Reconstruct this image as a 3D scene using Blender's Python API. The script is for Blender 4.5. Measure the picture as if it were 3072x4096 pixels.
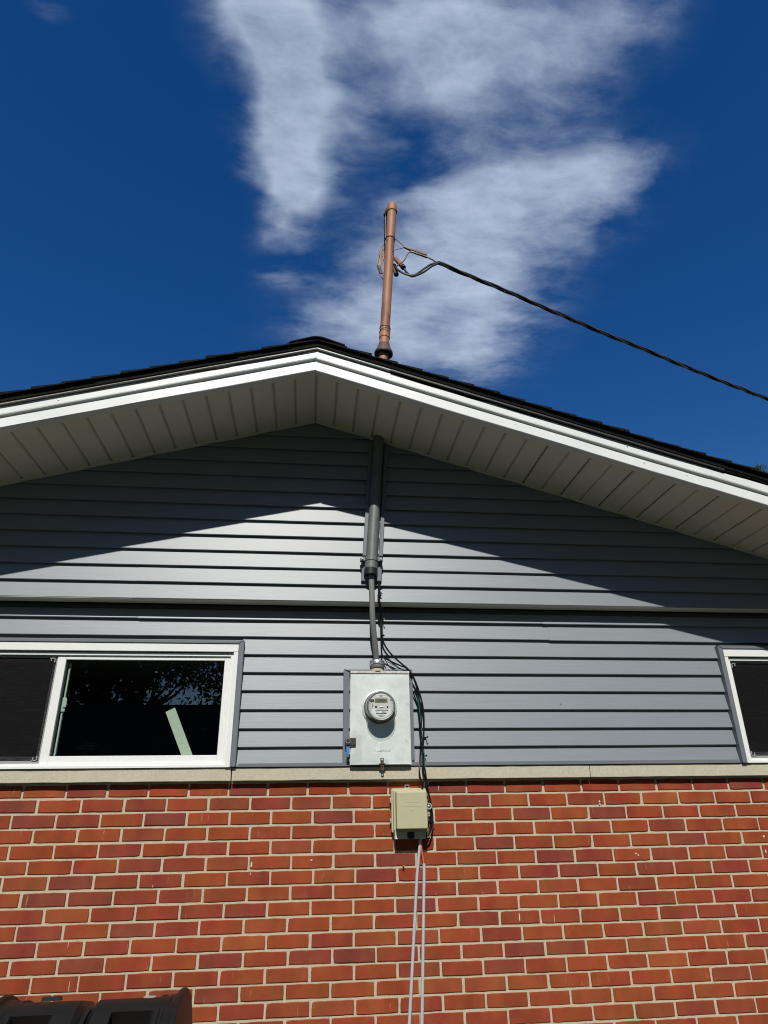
import bpy, math, random
from mathutils import Vector, Matrix, noise as mnoise
random.seed(7)
scene = bpy.context.scene
COL = scene.collection
for o in list(bpy.data.objects):
    bpy.data.objects.remove(o, do_unlink=True)

# ------------------------------------------------------------------ camera
def make_camera():
    cam = bpy.data.cameras.new('camera')
    cam.sensor_fit = 'VERTICAL'
    cam.sensor_height = 36.0
    cam.lens = 36.0 * 2628.0 / 4096.0
    cam.clip_start = 0.05
    cam.clip_end = 2000
    o = bpy.data.objects.new('camera', cam)
    COL.objects.link(o)
    p, y, r = math.radians(23.699), math.radians(6.42), math.radians(-0.794)
    f = Vector((math.sin(y) * math.cos(p), math.cos(y) * math.cos(p), math.sin(p)))
    ri = Vector((math.cos(y), -math.sin(y), 0))
    up = ri.cross(f)
    R = math.cos(r) * ri + math.sin(r) * up
    U = -math.sin(r) * ri + math.cos(r) * up
    m = Matrix((R, U, -f)).transposed().to_4x4()
    m.translation = Vector((1.2878, -3.6261, 1.5737))
    o.matrix_world = m
    scene.camera = o
make_camera()

# ------------------------------------------------------------------ light
SUN_DIR = Vector((-0.069, -0.7102, 0.7006)).normalized()
SUN_EL = math.asin(SUN_DIR.z)
SUN_ROT = math.atan2(SUN_DIR.x, SUN_DIR.y)
SUN_STRENGTH = 5.0
SKY_STRENGTH = 0.095
EXPOSURE = -0.1

sun = bpy.data.lights.new('sun', 'SUN')
sun.energy = SUN_STRENGTH
sun.angle = math.radians(0.53)
sun.color = (1.0, 0.955, 0.88)
so = bpy.data.objects.new('sun', sun)
so.rotation_euler = SUN_DIR.to_track_quat('Z', 'Y').to_euler()
so.location = SUN_DIR * 40
COL.objects.link(so)

scene.view_settings.view_transform = 'Standard'
scene.view_settings.look = 'None'
scene.view_settings.exposure = EXPOSURE
scene.view_settings.gamma = 1.0
scene.view_settings.use_curve_mapping = False

# cloud patches of the layer overhead, on the plane (x/z, y/z): centre, 2x2 inverse axes, weight
CLOUDS = [(-0.069, 0.629, 1.912, 9.724, 14.042, -3.437, 1.0), (-0.058, 0.738, 0.7, 7.176, 13.999, -0.864, 1.05), (-0.066, 0.874, -0.041, 8.168, 20.041, 1.18, 0.85), (-0.098, 1.074, 3.506, 37.585, 29.114, 1.233, 0.42), (-0.101, 0.576, 1.856, 18.621, 17.853, 1.172, 0.8), (0.151, 0.557, 10.089, -1.879, -0.41, 18.758, 0.85), (0.148, 0.615, 9.868, 7.707, 7.43, -16.976, 0.65), (0.242, 0.573, 7.309, -1.998, 0.754, 14.442, 0.65), (0.208, 0.666, 7.129, -1.565, 0.996, 22.503, 0.55), (0.374, 0.523, 10.629, -4.515, 2.102, 21.082, 0.7), (0.341, 0.616, 12.513, -4.447, 2.941, 15.279, 0.45), (0.039, 0.632, 24.073, -1.642, 1.2, 12.151, 0.34), (0.37, 0.793, 5.928, -1.943, 2.708, 14.554, 0.8), (0.256, 0.843, 6.852, -1.55, 2.717, 16.214, 0.7), (0.301, 0.96, 4.202, -2.152, 3.188, 7.974, 0.9), (0.224, 1.114, 4.341, -2.138, 2.616, 6.603, 0.85), (0.144, 1.222, 5.117, -2.294, 1.765, 9.666, 0.75), (0.355, 1.281, 6.202, -1.403, 1.23, 5.916, 0.8), (0.496, 0.831, 12.534, -5.236, 5.842, 10.149, 0.42), (0.193, 0.739, 7.099, -1.369, 4.645, 29.196, 0.42), (-0.389, 0.608, 33.123, 23.948, -13.191, 52.695, 0.4)]

def make_world():
    w = bpy.data.worlds.new('World')
    scene.world = w
    w.use_nodes = True
    nt = w.node_tree
    N, L = nt.nodes, nt.links
    N.clear()
    def new(t, **k):
        n = N.new(t)
        for a, b in k.items():
            setattr(n, a, b)
        return n
    def math_(op, a, b=None, clamp=False):
        n = new('ShaderNodeMath', operation=op, use_clamp=clamp)
        for i, x in enumerate((a, b)):
            if x is None: continue
            if isinstance(x, (int, float)): n.inputs[i].default_value = x
            else: L.new(x, n.inputs[i])
        return n.outputs[0]
    def vmath(op, a, b=None):
        n = new('ShaderNodeVectorMath', operation=op)
        for i, x in enumerate((a, b)):
            if x is None: continue
            if isinstance(x, (tuple, list)): n.inputs[i].default_value = x
            else: L.new(x, n.inputs[i])
        return n
    sky = new('ShaderNodeTexSky', sky_type='NISHITA')
    sky.sun_disc = False
    sky.sun_elevation = SUN_EL
    sky.sun_rotation = SUN_ROT
    sky.altitude = 200
    sky.air_density = 1.0
    sky.dust_density = 0.25
    sky.ozone_density = 2.5
    tc = new('ShaderNodeTexCoord')
    sep = new('ShaderNodeSeparateXYZ'); L.new(tc.outputs['Generated'], sep.inputs[0])
    zc = math_('MAXIMUM', sep.outputs[2], 0.06)
    cmb = new('ShaderNodeCombineXYZ')
    L.new(math_('DIVIDE', sep.outputs[0], zc), cmb.inputs[0])
    L.new(math_('DIVIDE', sep.outputs[1], zc), cmb.inputs[1])
    P = cmb.outputs[0]
    # warp the layer coordinates
    def noise(vec, scale, detail, rough=0.55, dist=0.0):
        n = new('ShaderNodeTexNoise')
        n.inputs['Scale'].default_value = scale
        n.inputs['Detail'].default_value = detail
        n.inputs['Roughness'].default_value = rough
        n.inputs['Distortion'].default_value = dist
        L.new(vec, n.inputs['Vector'])
        return n
    wn = noise(P, 5.0, 3.0)
    wv = vmath('SUBTRACT', wn.outputs['Color'], (0.5, 0.5, 0.5)).outputs[0]
    ws = vmath('MULTIPLY', wv, (0.15, 0.10, 0)).outputs[0]
    Q = vmath('ADD', P, ws).outputs[0]
    total = None
    for cx, cy, a, b, c, d, wt in CLOUDS:
        q = vmath('SUBTRACT', Q, (cx, cy, 0)).outputs[0]
        d1 = vmath('DOT_PRODUCT', q, (a, b, 0)).outputs['Value']
        d2 = vmath('DOT_PRODUCT', q, (c, d, 0)).outputs['Value']
        r2 = math_('ADD', math_('MULTIPLY', d1, d1), math_('MULTIPLY', d2, d2))
        g = math_('MULTIPLY', math_('POWER', 2.718, math_('MULTIPLY', r2, -0.9)), wt)
        total = g if total is None else math_('ADD', total, g)
    total = math_('MINIMUM', total, 1.2)
    # loose wisps over the rest of the sky
    far = noise(P, 0.45, 3.0)
    fm = new('ShaderNodeMapRange'); fm.interpolation_type = 'SMOOTHSTEP'
    L.new(far.outputs['Fac'], fm.inputs[0])
    fm.inputs[1].default_value = 0.60; fm.inputs[2].default_value = 0.8
    fm.inputs[3].default_value = 0.0; fm.inputs[4].default_value = 0.7
    total = math_('MAXIMUM', total, fm.outputs[0])
    mp = new('ShaderNodeMapping'); mp.inputs['Scale'].default_value = (1.0, 1.55, 1.0)
    mp.inputs['Rotation'].default_value = (0, 0, 0.18)
    L.new(P, mp.inputs[0])
    mp2 = new('ShaderNodeMapping'); mp2.inputs['Scale'].default_value = (1.0, 2.3, 1.0)
    mp2.inputs['Rotation'].default_value = (0, 0, 0.10)
    L.new(Q, mp2.inputs[0])
    n1 = noise(mp.outputs[0], 4.6, 6.0, 0.60, 0.1)
    n2 = noise(mp2.outputs[0], 8.0, 8.0, 0.64, 0.15)
    tex = math_('ADD', math_('MULTIPLY', math_('SUBTRACT', n1.outputs['Fac'], 0.5), 1.7),
                math_('MULTIPLY', math_('SUBTRACT', n2.outputs['Fac'], 0.5), 1.05))
    gate = math_('MINIMUM', math_('MULTIPLY', total, 2.6), 1.0)
    dens = math_('ADD', total, math_('MULTIPLY', tex, gate))
    mr = new('ShaderNodeMapRange'); mr.interpolation_type = 'SMOOTHSTEP'
    L.new(dens, mr.inputs[0])
    mr.inputs[1].default_value = 0.02; mr.inputs[2].default_value = 1.85
    mr.inputs[3].default_value = 0.0; mr.inputs[4].default_value = 1.0
    bgs = new('ShaderNodeBackground'); bgs.inputs[1].default_value = SKY_STRENGTH
    hs = new('ShaderNodeHueSaturation'); hs.inputs['Saturation'].default_value = 1.38; hs.inputs['Hue'].default_value = 0.511
    L.new(sky.outputs[0], hs.inputs['Color']); L.new(hs.outputs[0], bgs.inputs[0])
    bgc = new('ShaderNodeBackground')
    bgc.inputs[0].default_value = (0.52, 0.62, 0.78, 1); bgc.inputs[1].default_value = 1.0
    mix = new('ShaderNodeMixShader')
    L.new(mr.outputs[0], mix.inputs[0]); L.new(bgs.outputs[0], mix.inputs[1]); L.new(bgc.outputs[0], mix.inputs[2])
    out = new('ShaderNodeOutputWorld'); L.new(mix.outputs[0], out.inputs[0])
make_world()
scene.world.cycles.sampling_method = 'MANUAL'
scene.world.cycles.sample_map_resolution = 512

# ------------------------------------------------------------------ materials
def pmat(name, col, rough=0.5, metal=0.0, noise_amt=0.0, noise_scale=20.0, bump=0.0, bump_scale=60.0,
         stretch=(1, 1, 1), spec=0.5, col2=None, spots=None, trans=0.0, rand=0.0):
    """procedural material: base colour modulated by noise, optional bump, per-object variation"""
    m = bpy.data.materials.new(name)
    m.use_nodes = True
    nt = m.node_tree; N, L = nt.nodes, nt.links
    b = N['Principled BSDF']
    b.inputs['Roughness'].default_value = rough
    b.inputs['Metallic'].default_value = metal
    b.inputs['Specular IOR Level'].default_value = spec
    tc = N.new('ShaderNodeTexCoord')
    mp = N.new('ShaderNodeMapping'); mp.inputs['Scale'].default_value = stretch
    geo = N.new('ShaderNodeNewGeometry')
    L.new(geo.outputs['Position'], mp.inputs[0])
    V = mp.outputs[0]
    c = (*col, 1)
    src = None
    if noise_amt or col2:
        n = N.new('ShaderNodeTexNoise'); n.inputs['Scale'].default_value = noise_scale
        n.inputs['Detail'].default_value = 6; n.inputs['Roughness'].default_value = 0.6
        L.new(V, n.inputs['Vector'])
        mix = N.new('ShaderNodeMix'); mix.data_type = 'RGBA'
        rng = N.new('ShaderNodeMapRange'); rng.inputs[1].default_value = 0.3; rng.inputs[2].default_value = 0.7
        L.new(n.outputs['Fac'], rng.inputs[0]); L.new(rng.outputs[0], mix.inputs['Factor'])
        if col2 is None:
            mix.inputs['A'].default_value = (*[x * (1 - noise_amt) for x in col], 1)
            mix.inputs['B'].default_value = (*[min(1, x * (1 + noise_amt)) for x in col], 1)
        else:
            mix.inputs['A'].default_value = c; mix.inputs['B'].default_value = (*col2, 1)
        src = mix.outputs['Result']
    if spots:
        scol, sscale, thr = spots
        n = N.new('ShaderNodeTexNoise'); n.inputs['Scale'].default_value = sscale; n.inputs['Detail'].default_value = 3
        L.new(V, n.inputs['Vector'])
        rng = N.new('ShaderNodeMapRange'); rng.inputs[1].default_value = thr; rng.inputs[2].default_value = thr + 0.08
        L.new(n.outputs['Fac'], rng.inputs[0])
        mix = N.new('ShaderNodeMix'); mix.data_type = 'RGBA'
        L.new(rng.outputs[0], mix.inputs['Factor'])
        if src: L.new(src, mix.inputs['A'])
        else: mix.inputs['A'].default_value = c
        mix.inputs['B'].default_value = (*scol, 1)
        src = mix.outputs['Result']
    if rand:
        oi = N.new('ShaderNodeObjectInfo')
        rng = N.new('ShaderNodeMapRange'); rng.inputs[3].default_value = 1 - rand; rng.inputs[4].default_value = 1 + rand
        L.new(oi.outputs['Random'], rng.inputs[0])
        hs = N.new('ShaderNodeHueSaturation'); L.new(rng.outputs[0], hs.inputs['Value'])
        if src: L.new(src, hs.inputs['Color'])
        else: hs.inputs['Color'].default_value = c
        src = hs.outputs[0]
    if src: L.new(src, b.inputs['Base Color'])
    else: b.inputs['Base Color'].default_value = c
    if bump:
        n = N.new('ShaderNodeTexNoise'); n.inputs['Scale'].default_value = bump_scale
        n.inputs['Detail'].default_value = 5
        L.new(V, n.inputs['Vector'])
        bp = N.new('ShaderNodeBump'); bp.inputs['Strength'].default_value = bump; bp.inputs['Distance'].default_value = 0.004
        L.new(n.outputs['Fac'], bp.inputs['Height']); L.new(bp.outputs[0], b.inputs['Normal'])
    if trans:
        b.inputs['Subsurface Weight'].default_value = trans
    return m

def brick_material():
    m = bpy.data.materials.new('brick_clay'); m.use_nodes = True
    nt = m.node_tree; N, L = nt.nodes, nt.links
    b = N['Principled BSDF']; b.inputs['Roughness'].default_value = 0.9
    b.inputs['Specular IOR Level'].default_value = 0.08
    oi = N.new('ShaderNodeObjectInfo')
    ramp = N.new('ShaderNodeValToRGB'); cr = ramp.color_ramp
    cols = [(0.0, (0.192, 0.047, 0.034)), (0.10, (0.222, 0.048, 0.030)), (0.25, (0.252, 0.052, 0.025)), (0.42, (0.280, 0.060, 0.025)),
            (0.60, (0.264, 0.053, 0.023)), (0.76, (0.232, 0.045, 0.028)), (0.90, (0.292, 0.073, 0.027)), (1.0, (0.212, 0.050, 0.032))]
    while len(cr.elements) < len(cols): cr.elements.new(0.5)
    for e, (p, c) in zip(cr.elements, cols):
        e.position = p; e.color = (*c, 1)
    L.new(oi.outputs['Random'], ramp.inputs[0])
    geo = N.new('ShaderNodeNewGeometry')
    def noise(sc, det, stretch=None):
        n = N.new('ShaderNodeTexNoise'); n.inputs['Scale'].default_value = sc; n.inputs['Detail'].default_value = det
        if stretch:
            mp = N.new('ShaderNodeMapping'); mp.inputs['Scale'].default_value = stretch
            L.new(geo.outputs['Position'], mp.inputs[0]); L.new(mp.outputs[0], n.inputs['Vector'])
        else: L.new(geo.outputs['Position'], n.inputs['Vector'])
        return n.outputs['Fac']
    def rng(src, a, b_, c, d):
        r = N.new('ShaderNodeMapRange')
        L.new(src, r.inputs[0]); r.inputs[1].default_value = a; r.inputs[2].default_value = b_
        r.inputs[3].default_value = c; r.inputs[4].default_value = d
        return r.outputs[0]
    # broad firing variation inside one brick
    n1 = rng(noise(9, 3, (1, 1, 0.6)), 0.3, 0.7, 0.80, 1.16)
    n2 = rng(noise(260, 4), 0.3, 0.7, 0.86, 1.12)
    mul = N.new('ShaderNodeMath'); mul.operation = 'MULTIPLY'; L.new(n1, mul.inputs[0]); L.new(n2, mul.inputs[1])
    hs = N.new('ShaderNodeHueSaturation'); L.new(ramp.outputs[0], hs.inputs['Color']); L.new(mul.outputs[0], hs.inputs['Value'])
    hue = rng(noise(7, 2), 0.3, 0.7, 0.494, 0.512); L.new(hue, hs.inputs['Hue'])
    # pits
    pit = rng(noise(420, 2, (0.6, 1, 1)), 0.30, 0.37, 0.45, 1.0)
    mx = N.new('ShaderNodeMix'); mx.data_type = 'RGBA'; mx.blend_type = 'MULTIPLY'; mx.inputs['Factor'].default_value = 1
    L.new(hs.outputs[0], mx.inputs['A']); L.new(pit, mx.inputs['B'])
    # a little lime bloom and mortar smear
    sm = rng(noise(60, 5, (1, 1, 0.18)), 0.66, 0.76, 0.0, 0.6)
    m2 = N.new('ShaderNodeMix'); m2.data_type = 'RGBA'; L.new(sm, m2.inputs['Factor'])
    L.new(mx.outputs['Result'], m2.inputs['A']); m2.inputs['B'].default_value = (0.42, 0.22, 0.14, 1)
    L.new(m2.outputs['Result'], b.inputs['Base Color'])
    bp = N.new('ShaderNodeBump'); bp.inputs['Strength'].default_value = 0.55; bp.inputs['Distance'].default_value = 0.002
    L.new(noise(300, 5), bp.inputs['Height']); L.new(bp.outputs[0], b.inputs['Normal'])
    return m

def siding_material():
    m = pmat('vinyl_siding', (0.178, 0.206, 0.226), rough=0.46, noise_amt=0.06, noise_scale=9, bump=0.07, bump_scale=26,
             stretch=(0.35, 1, 14), spec=0.65, spots=None, rand=0.03)
    return m

def glass_material(name, tint=(0.8, 0.9, 0.86), rough=0.0, refl=0.045):
    m = bpy.data.materials.new(name); m.use_nodes = True
    nt = m.node_tree; N, L = nt.nodes, nt.links
    N.clear()
    lw = N.new('ShaderNodeLayerWeight'); lw.inputs[0].default_value = 0.5
    pw = N.new('ShaderNodeMath'); pw.operation = 'POWER'; pw.inputs[1].default_value = 4.0; L.new(lw.outputs['Facing'], pw.inputs[0])
    fr = N.new('ShaderNodeMath'); fr.operation = 'MULTIPLY_ADD'; fr.inputs[1].default_value = 0.85; fr.inputs[2].default_value = refl; L.new(pw.outputs[0], fr.inputs[0])
    tr = N.new('ShaderNodeBsdfTransparent'); tr.inputs[0].default_value = (*tint, 1)
    gl = N.new('ShaderNodeBsdfGlossy'); gl.inputs['Roughness'].default_value = rough
    mx = N.new('ShaderNodeMixShader'); o = N.new('ShaderNodeOutputMaterial')
    L.new(fr.outputs[0], mx.inputs[0]); L.new(tr.outputs[0], mx.inputs[1]); L.new(gl.outputs[0], mx.inputs[2])
    L.new(mx.outputs[0], o.inputs[0])
    return m

def screen_material():
    m = bpy.data.materials.new('insect_mesh'); m.use_nodes = True
    nt = m.node_tree; N, L = nt.nodes, nt.links
    N.clear()
    tr = N.new('ShaderNodeBsdfTransparent')
    df = N.new('ShaderNodeBsdfPrincipled'); df.inputs['Base Color'].default_value = (0.006, 0.006, 0.0065, 1)
    df.inputs['Roughness'].default_value = 0.8; df.inputs['Specular IOR Level'].default_value = 0.2
    geo = N.new('ShaderNodeNewGeometry')
    mp = N.new('ShaderNodeMapping'); mp.inputs['Scale'].default_value = (0.6, 1, 18); L.new(geo.outputs['Position'], mp.inputs[0])
    n = N.new('ShaderNodeTexNoise'); n.inputs['Scale'].default_value = 30; n.inputs['Detail'].default_value = 4
    L.new(mp.outputs[0], n.inputs['Vector'])
    r = N.new('ShaderNodeMapRange'); r.inputs[1].default_value = 0.3; r.inputs[2].default_value = 0.7
    r.inputs[3].default_value = 0.35; r.inputs[4].default_value = 0.80; L.new(n.outputs['Fac'], r.inputs[0])
    mx = N.new('ShaderNodeMixShader'); o = N.new('ShaderNodeOutputMaterial')
    L.new(r.outputs[0], mx.inputs[0]); L.new(tr.outputs[0], mx.inputs[1]); L.new(df.outputs[0], mx.inputs[2])
    L.new(mx.outputs[0], o.inputs[0])
    return m

def leaf_material(name, c1, c2):
    m = bpy.data.materials.new(name); m.use_nodes = True
    nt = m.node_tree; N, L = nt.nodes, nt.links
    b = N['Principled BSDF']; b.inputs['Roughness'].default_value = 0.6
    geo = N.new('ShaderNodeNewGeometry')
    mx = N.new('ShaderNodeMix'); mx.data_type = 'RGBA'
    mx.inputs['A'].default_value = (*c1, 1); mx.inputs['B'].default_value = (*c2, 1)
    L.new(geo.outputs['Random Per Island'], mx.inputs['Factor']); L.new(mx.outputs['Result'], b.inputs['Base Color'])
    return m

M = {
    'brick': brick_material(),
    'mortar': pmat('mortar', (0.51, 0.435, 0.305), 0.9, noise_amt=0.16, noise_scale=160, bump=0.9, bump_scale=420, spots=((0.16, 0.14, 0.11), 330, 0.66)),
    'lime': pmat('limestone_sill', (0.43, 0.395, 0.30), 0.85, noise_amt=0.12, noise_scale=90, bump=0.6, bump_scale=300, col2=(0.53, 0.48, 0.36), spots=((0.32, 0.29, 0.21), 240, 0.62)),
    'siding': siding_material(),
    'trim': pmat('grey_trim', (0.135, 0.152, 0.172), 0.45, noise_amt=0.05, noise_scale=8),
    'white': pmat('white_aluminium', (0.70, 0.725, 0.71), 0.42, noise_amt=0.05, noise_scale=4, bump=0.06, bump_scale=5),
    'vinyl': pmat('white_window_vinyl', (0.71, 0.725, 0.705), 0.4, noise_amt=0.03, noise_scale=30, spots=((0.55, 0.55, 0.5), 25, 0.74)),
    'soffit': pmat('soffit_vinyl', (0.76, 0.725, 0.61), 0.5, noise_amt=0.04, noise_scale=6, rand=0.03),
    'soffit_back': pmat('soffit_groove', (0.50, 0.47, 0.38), 0.7, noise_amt=0.05),
    'shingle': pmat('asphalt_shingle', (0.007, 0.0068, 0.0065), 0.95, spec=0.2, noise_amt=0.45, noise_scale=400, bump=1.0, bump_scale=300, rand=0.35),
    'drip': pmat('drip_edge_metal', (0.42, 0.40, 0.38), 0.45, noise_amt=0.06, noise_scale=12),
    'drip_dark': pmat('dark_drip_edge', (0.022, 0.020, 0.019), 0.5, noise_amt=0.2, noise_scale=20),
    'deck': pmat('roof_deck', (0.10, 0.08, 0.06), 0.8, noise_amt=0.1),
    'box': pmat('galvanised_cover', (0.60, 0.655, 0.63), 0.40, metal=0.12, noise_amt=0.10, noise_scale=22, spots=((0.50, 0.545, 0.525), 11, 0.58), bump=0.05, bump_scale=12),
    'box_top': pmat('dirty_galvanised', (0.46, 0.455, 0.42), 0.6, metal=0.2, noise_amt=0.3, noise_scale=90, stretch=(1, 1, 0.4)),
    'steel': pmat('galvanised_steel', (0.42, 0.43, 0.43), 0.4, metal=0.7, noise_amt=0.15, noise_scale=60),
    'pipe': pmat('grey_conduit', (0.145, 0.155, 0.155), 0.5, metal=0.2, noise_amt=0.16, noise_scale=40, stretch=(1, 1, 0.3), spots=((0.30, 0.30, 0.29), 120, 0.70)),
    'se': pmat('service_cable_jacket', (0.175, 0.178, 0.172), 0.5, noise_amt=0.08, noise_scale=30),
    'rubber': pmat('black_rubber', (0.014, 0.014, 0.015), 0.45, noise_amt=0.2, noise_scale=60),
    'cable': pmat('black_cable_jacket', (0.007, 0.007, 0.0075), 0.4, spec=0.3, noise_amt=0.2, noise_scale=60),
    'drop': pmat('weathered_conductor', (0.022, 0.022, 0.022), 0.5, noise_amt=0.3, noise_scale=40),
    'bare': pmat('bare_aluminium_strand', (0.12, 0.12, 0.115), 0.45, metal=0.6, noise_amt=0.3, noise_scale=80),
    'teal': pmat('green_insulation', (0.05, 0.24, 0.20), 0.4),
    'brown': pmat('brown_painted_steel', (0.330, 0.150, 0.074), 0.6, noise_amt=0.16, noise_scale=16, stretch=(1, 1, 0.4), spots=((0.225, 0.088, 0.045), 14, 0.56)),
    'brown2': pmat('weathered_brown_fitting', (0.20, 0.115, 0.075), 0.65, noise_amt=0.3, noise_scale=60),
    'boot': pmat('roof_boot_rubber', (0.095, 0.062, 0.047), 0.7, noise_amt=0.25, noise_scale=40),
    'tan': pmat('tan_strand', (0.36, 0.25, 0.18), 0.6, noise_amt=0.35, noise_scale=120),
    'band': pmat('black_band', (0.02, 0.018, 0.016), 0.6),
    'beige': pmat('beige_plastic', (0.42, 0.405, 0.255), 0.45, noise_amt=0.04, noise_scale=18, spots=((0.36, 0.345, 0.22), 30, 0.66)),
    'beige_d': pmat('beige_recess', (0.10, 0.095, 0.065), 0.7),
    'pvc': pmat('light_grey_pvc', (0.42, 0.45, 0.48), 0.4, noise_amt=0.04, noise_scale=20),
    'orange': pmat('salmon_cable', (0.75, 0.13, 0.07), 0.4),
    'zinc': pmat('zinc_bracket', (0.52, 0.52, 0.50), 0.35, metal=0.5, noise_amt=0.1, noise_scale=50),
    'drip_paint': pmat('old_paint', (0.62, 0.50, 0.44), 0.8, noise_amt=0.2, noise_scale=200),
    'dark': pmat('dark_opening_and_shadow', (0.012, 0.012, 0.012), 0.8),
    'lock': pmat('dark_lock_metal', (0.055, 0.052, 0.046), 0.4, metal=0.3, noise_amt=0.3, noise_scale=80),
    'rust': pmat('brown_hasp', (0.085, 0.060, 0.042), 0.55, metal=0.2, noise_amt=0.3, noise_scale=90),
    'blue': pmat('blue_seal_tag', (0.05, 0.19, 0.50), 0.4),
    'tagw': pmat('white_print', (0.75, 0.75, 0.75), 0.5),
    'plate': pmat('meter_plate', (0.58, 0.57, 0.54), 0.5, noise_amt=0.02),
    'label': pmat('meter_label', (0.72, 0.74, 0.76), 0.4),
    'lcd': pmat('lcd_green', (0.155, 0.165, 0.085), 0.25, noise_amt=0.05, noise_scale=60),
    'ink': pmat('black_ink', (0.015, 0.015, 0.015), 0.5),
    'mbody': pmat('meter_body', (0.085, 0.082, 0.078), 0.45, noise_amt=0.05),
    'brass': pmat('brass_screw', (0.55, 0.36, 0.13), 0.35, metal=0.8),
    'bin': pmat('black_tumbler_plastic', (0.007, 0.007, 0.0075), 0.45, spec=0.35, noise_amt=0.2, noise_scale=30, bump=0.15, bump_scale=300),
    'sticker': pmat('silver_sticker', (0.45, 0.47, 0.45), 0.35, metal=0.3, noise_amt=0.2, noise_scale=200, stretch=(1, 0.2, 0.2)),
    'compost': pmat('dry_compost', (0.10, 0.085, 0.04), 0.9, noise_amt=0.7, noise_scale=150, bump=1.0, bump_scale=120),
    'wood': pmat('pale_wood_strip', (0.50, 0.56, 0.47), 0.55, noise_amt=0.05, noise_scale=40, stretch=(4, 1, 1)),
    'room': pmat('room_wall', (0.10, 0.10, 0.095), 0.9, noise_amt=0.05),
    'glass': glass_material('window_glass', (0.93, 0.97, 0.94), refl=0.075),
    'dome': glass_material('meter_glass', (0.93, 0.95, 0.94)),
    'screen': screen_material(),
    'screen_frame': pmat('screen_frame', (0.26, 0.26, 0.26), 0.4),
    'clip': pmat('screen_corner_clip', (0.36, 0.36, 0.35), 0.4),
    'latch': pmat('window_latch', (0.45, 0.55, 0.50), 0.4),
    'grass': pmat('lawn', (0.030, 0.038, 0.016), 0.9, noise_amt=0.5, noise_scale=3, col2=(0.045, 0.050, 0.024), bump=0.8, bump_scale=90),
    'bark': pmat('bark', (0.075, 0.055, 0.04), 0.9, noise_amt=0.3, noise_scale=10, bump=0.8, bump_scale=12, stretch=(1, 1, 0.2)),
    'leaf': leaf_material('tree_leaf', (0.035, 0.075, 0.018), (0.085, 0.135, 0.035)),
    'needle': leaf_material('pine_needle', (0.045, 0.095, 0.03), (0.10, 0.155, 0.05)),
    'gwall': pmat('garage_wall', (0.30, 0.28, 0.24), 0.8, noise_amt=0.06, noise_scale=4),
    'groof': pmat('garage_shingle', (0.045, 0.042, 0.04), 0.9, noise_amt=0.4, noise_scale=90),
    'pole': pmat('pole_wood', (0.12, 0.085, 0.06), 0.9, noise_amt=0.25, noise_scale=14, stretch=(1, 1, 0.15)),
}

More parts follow.
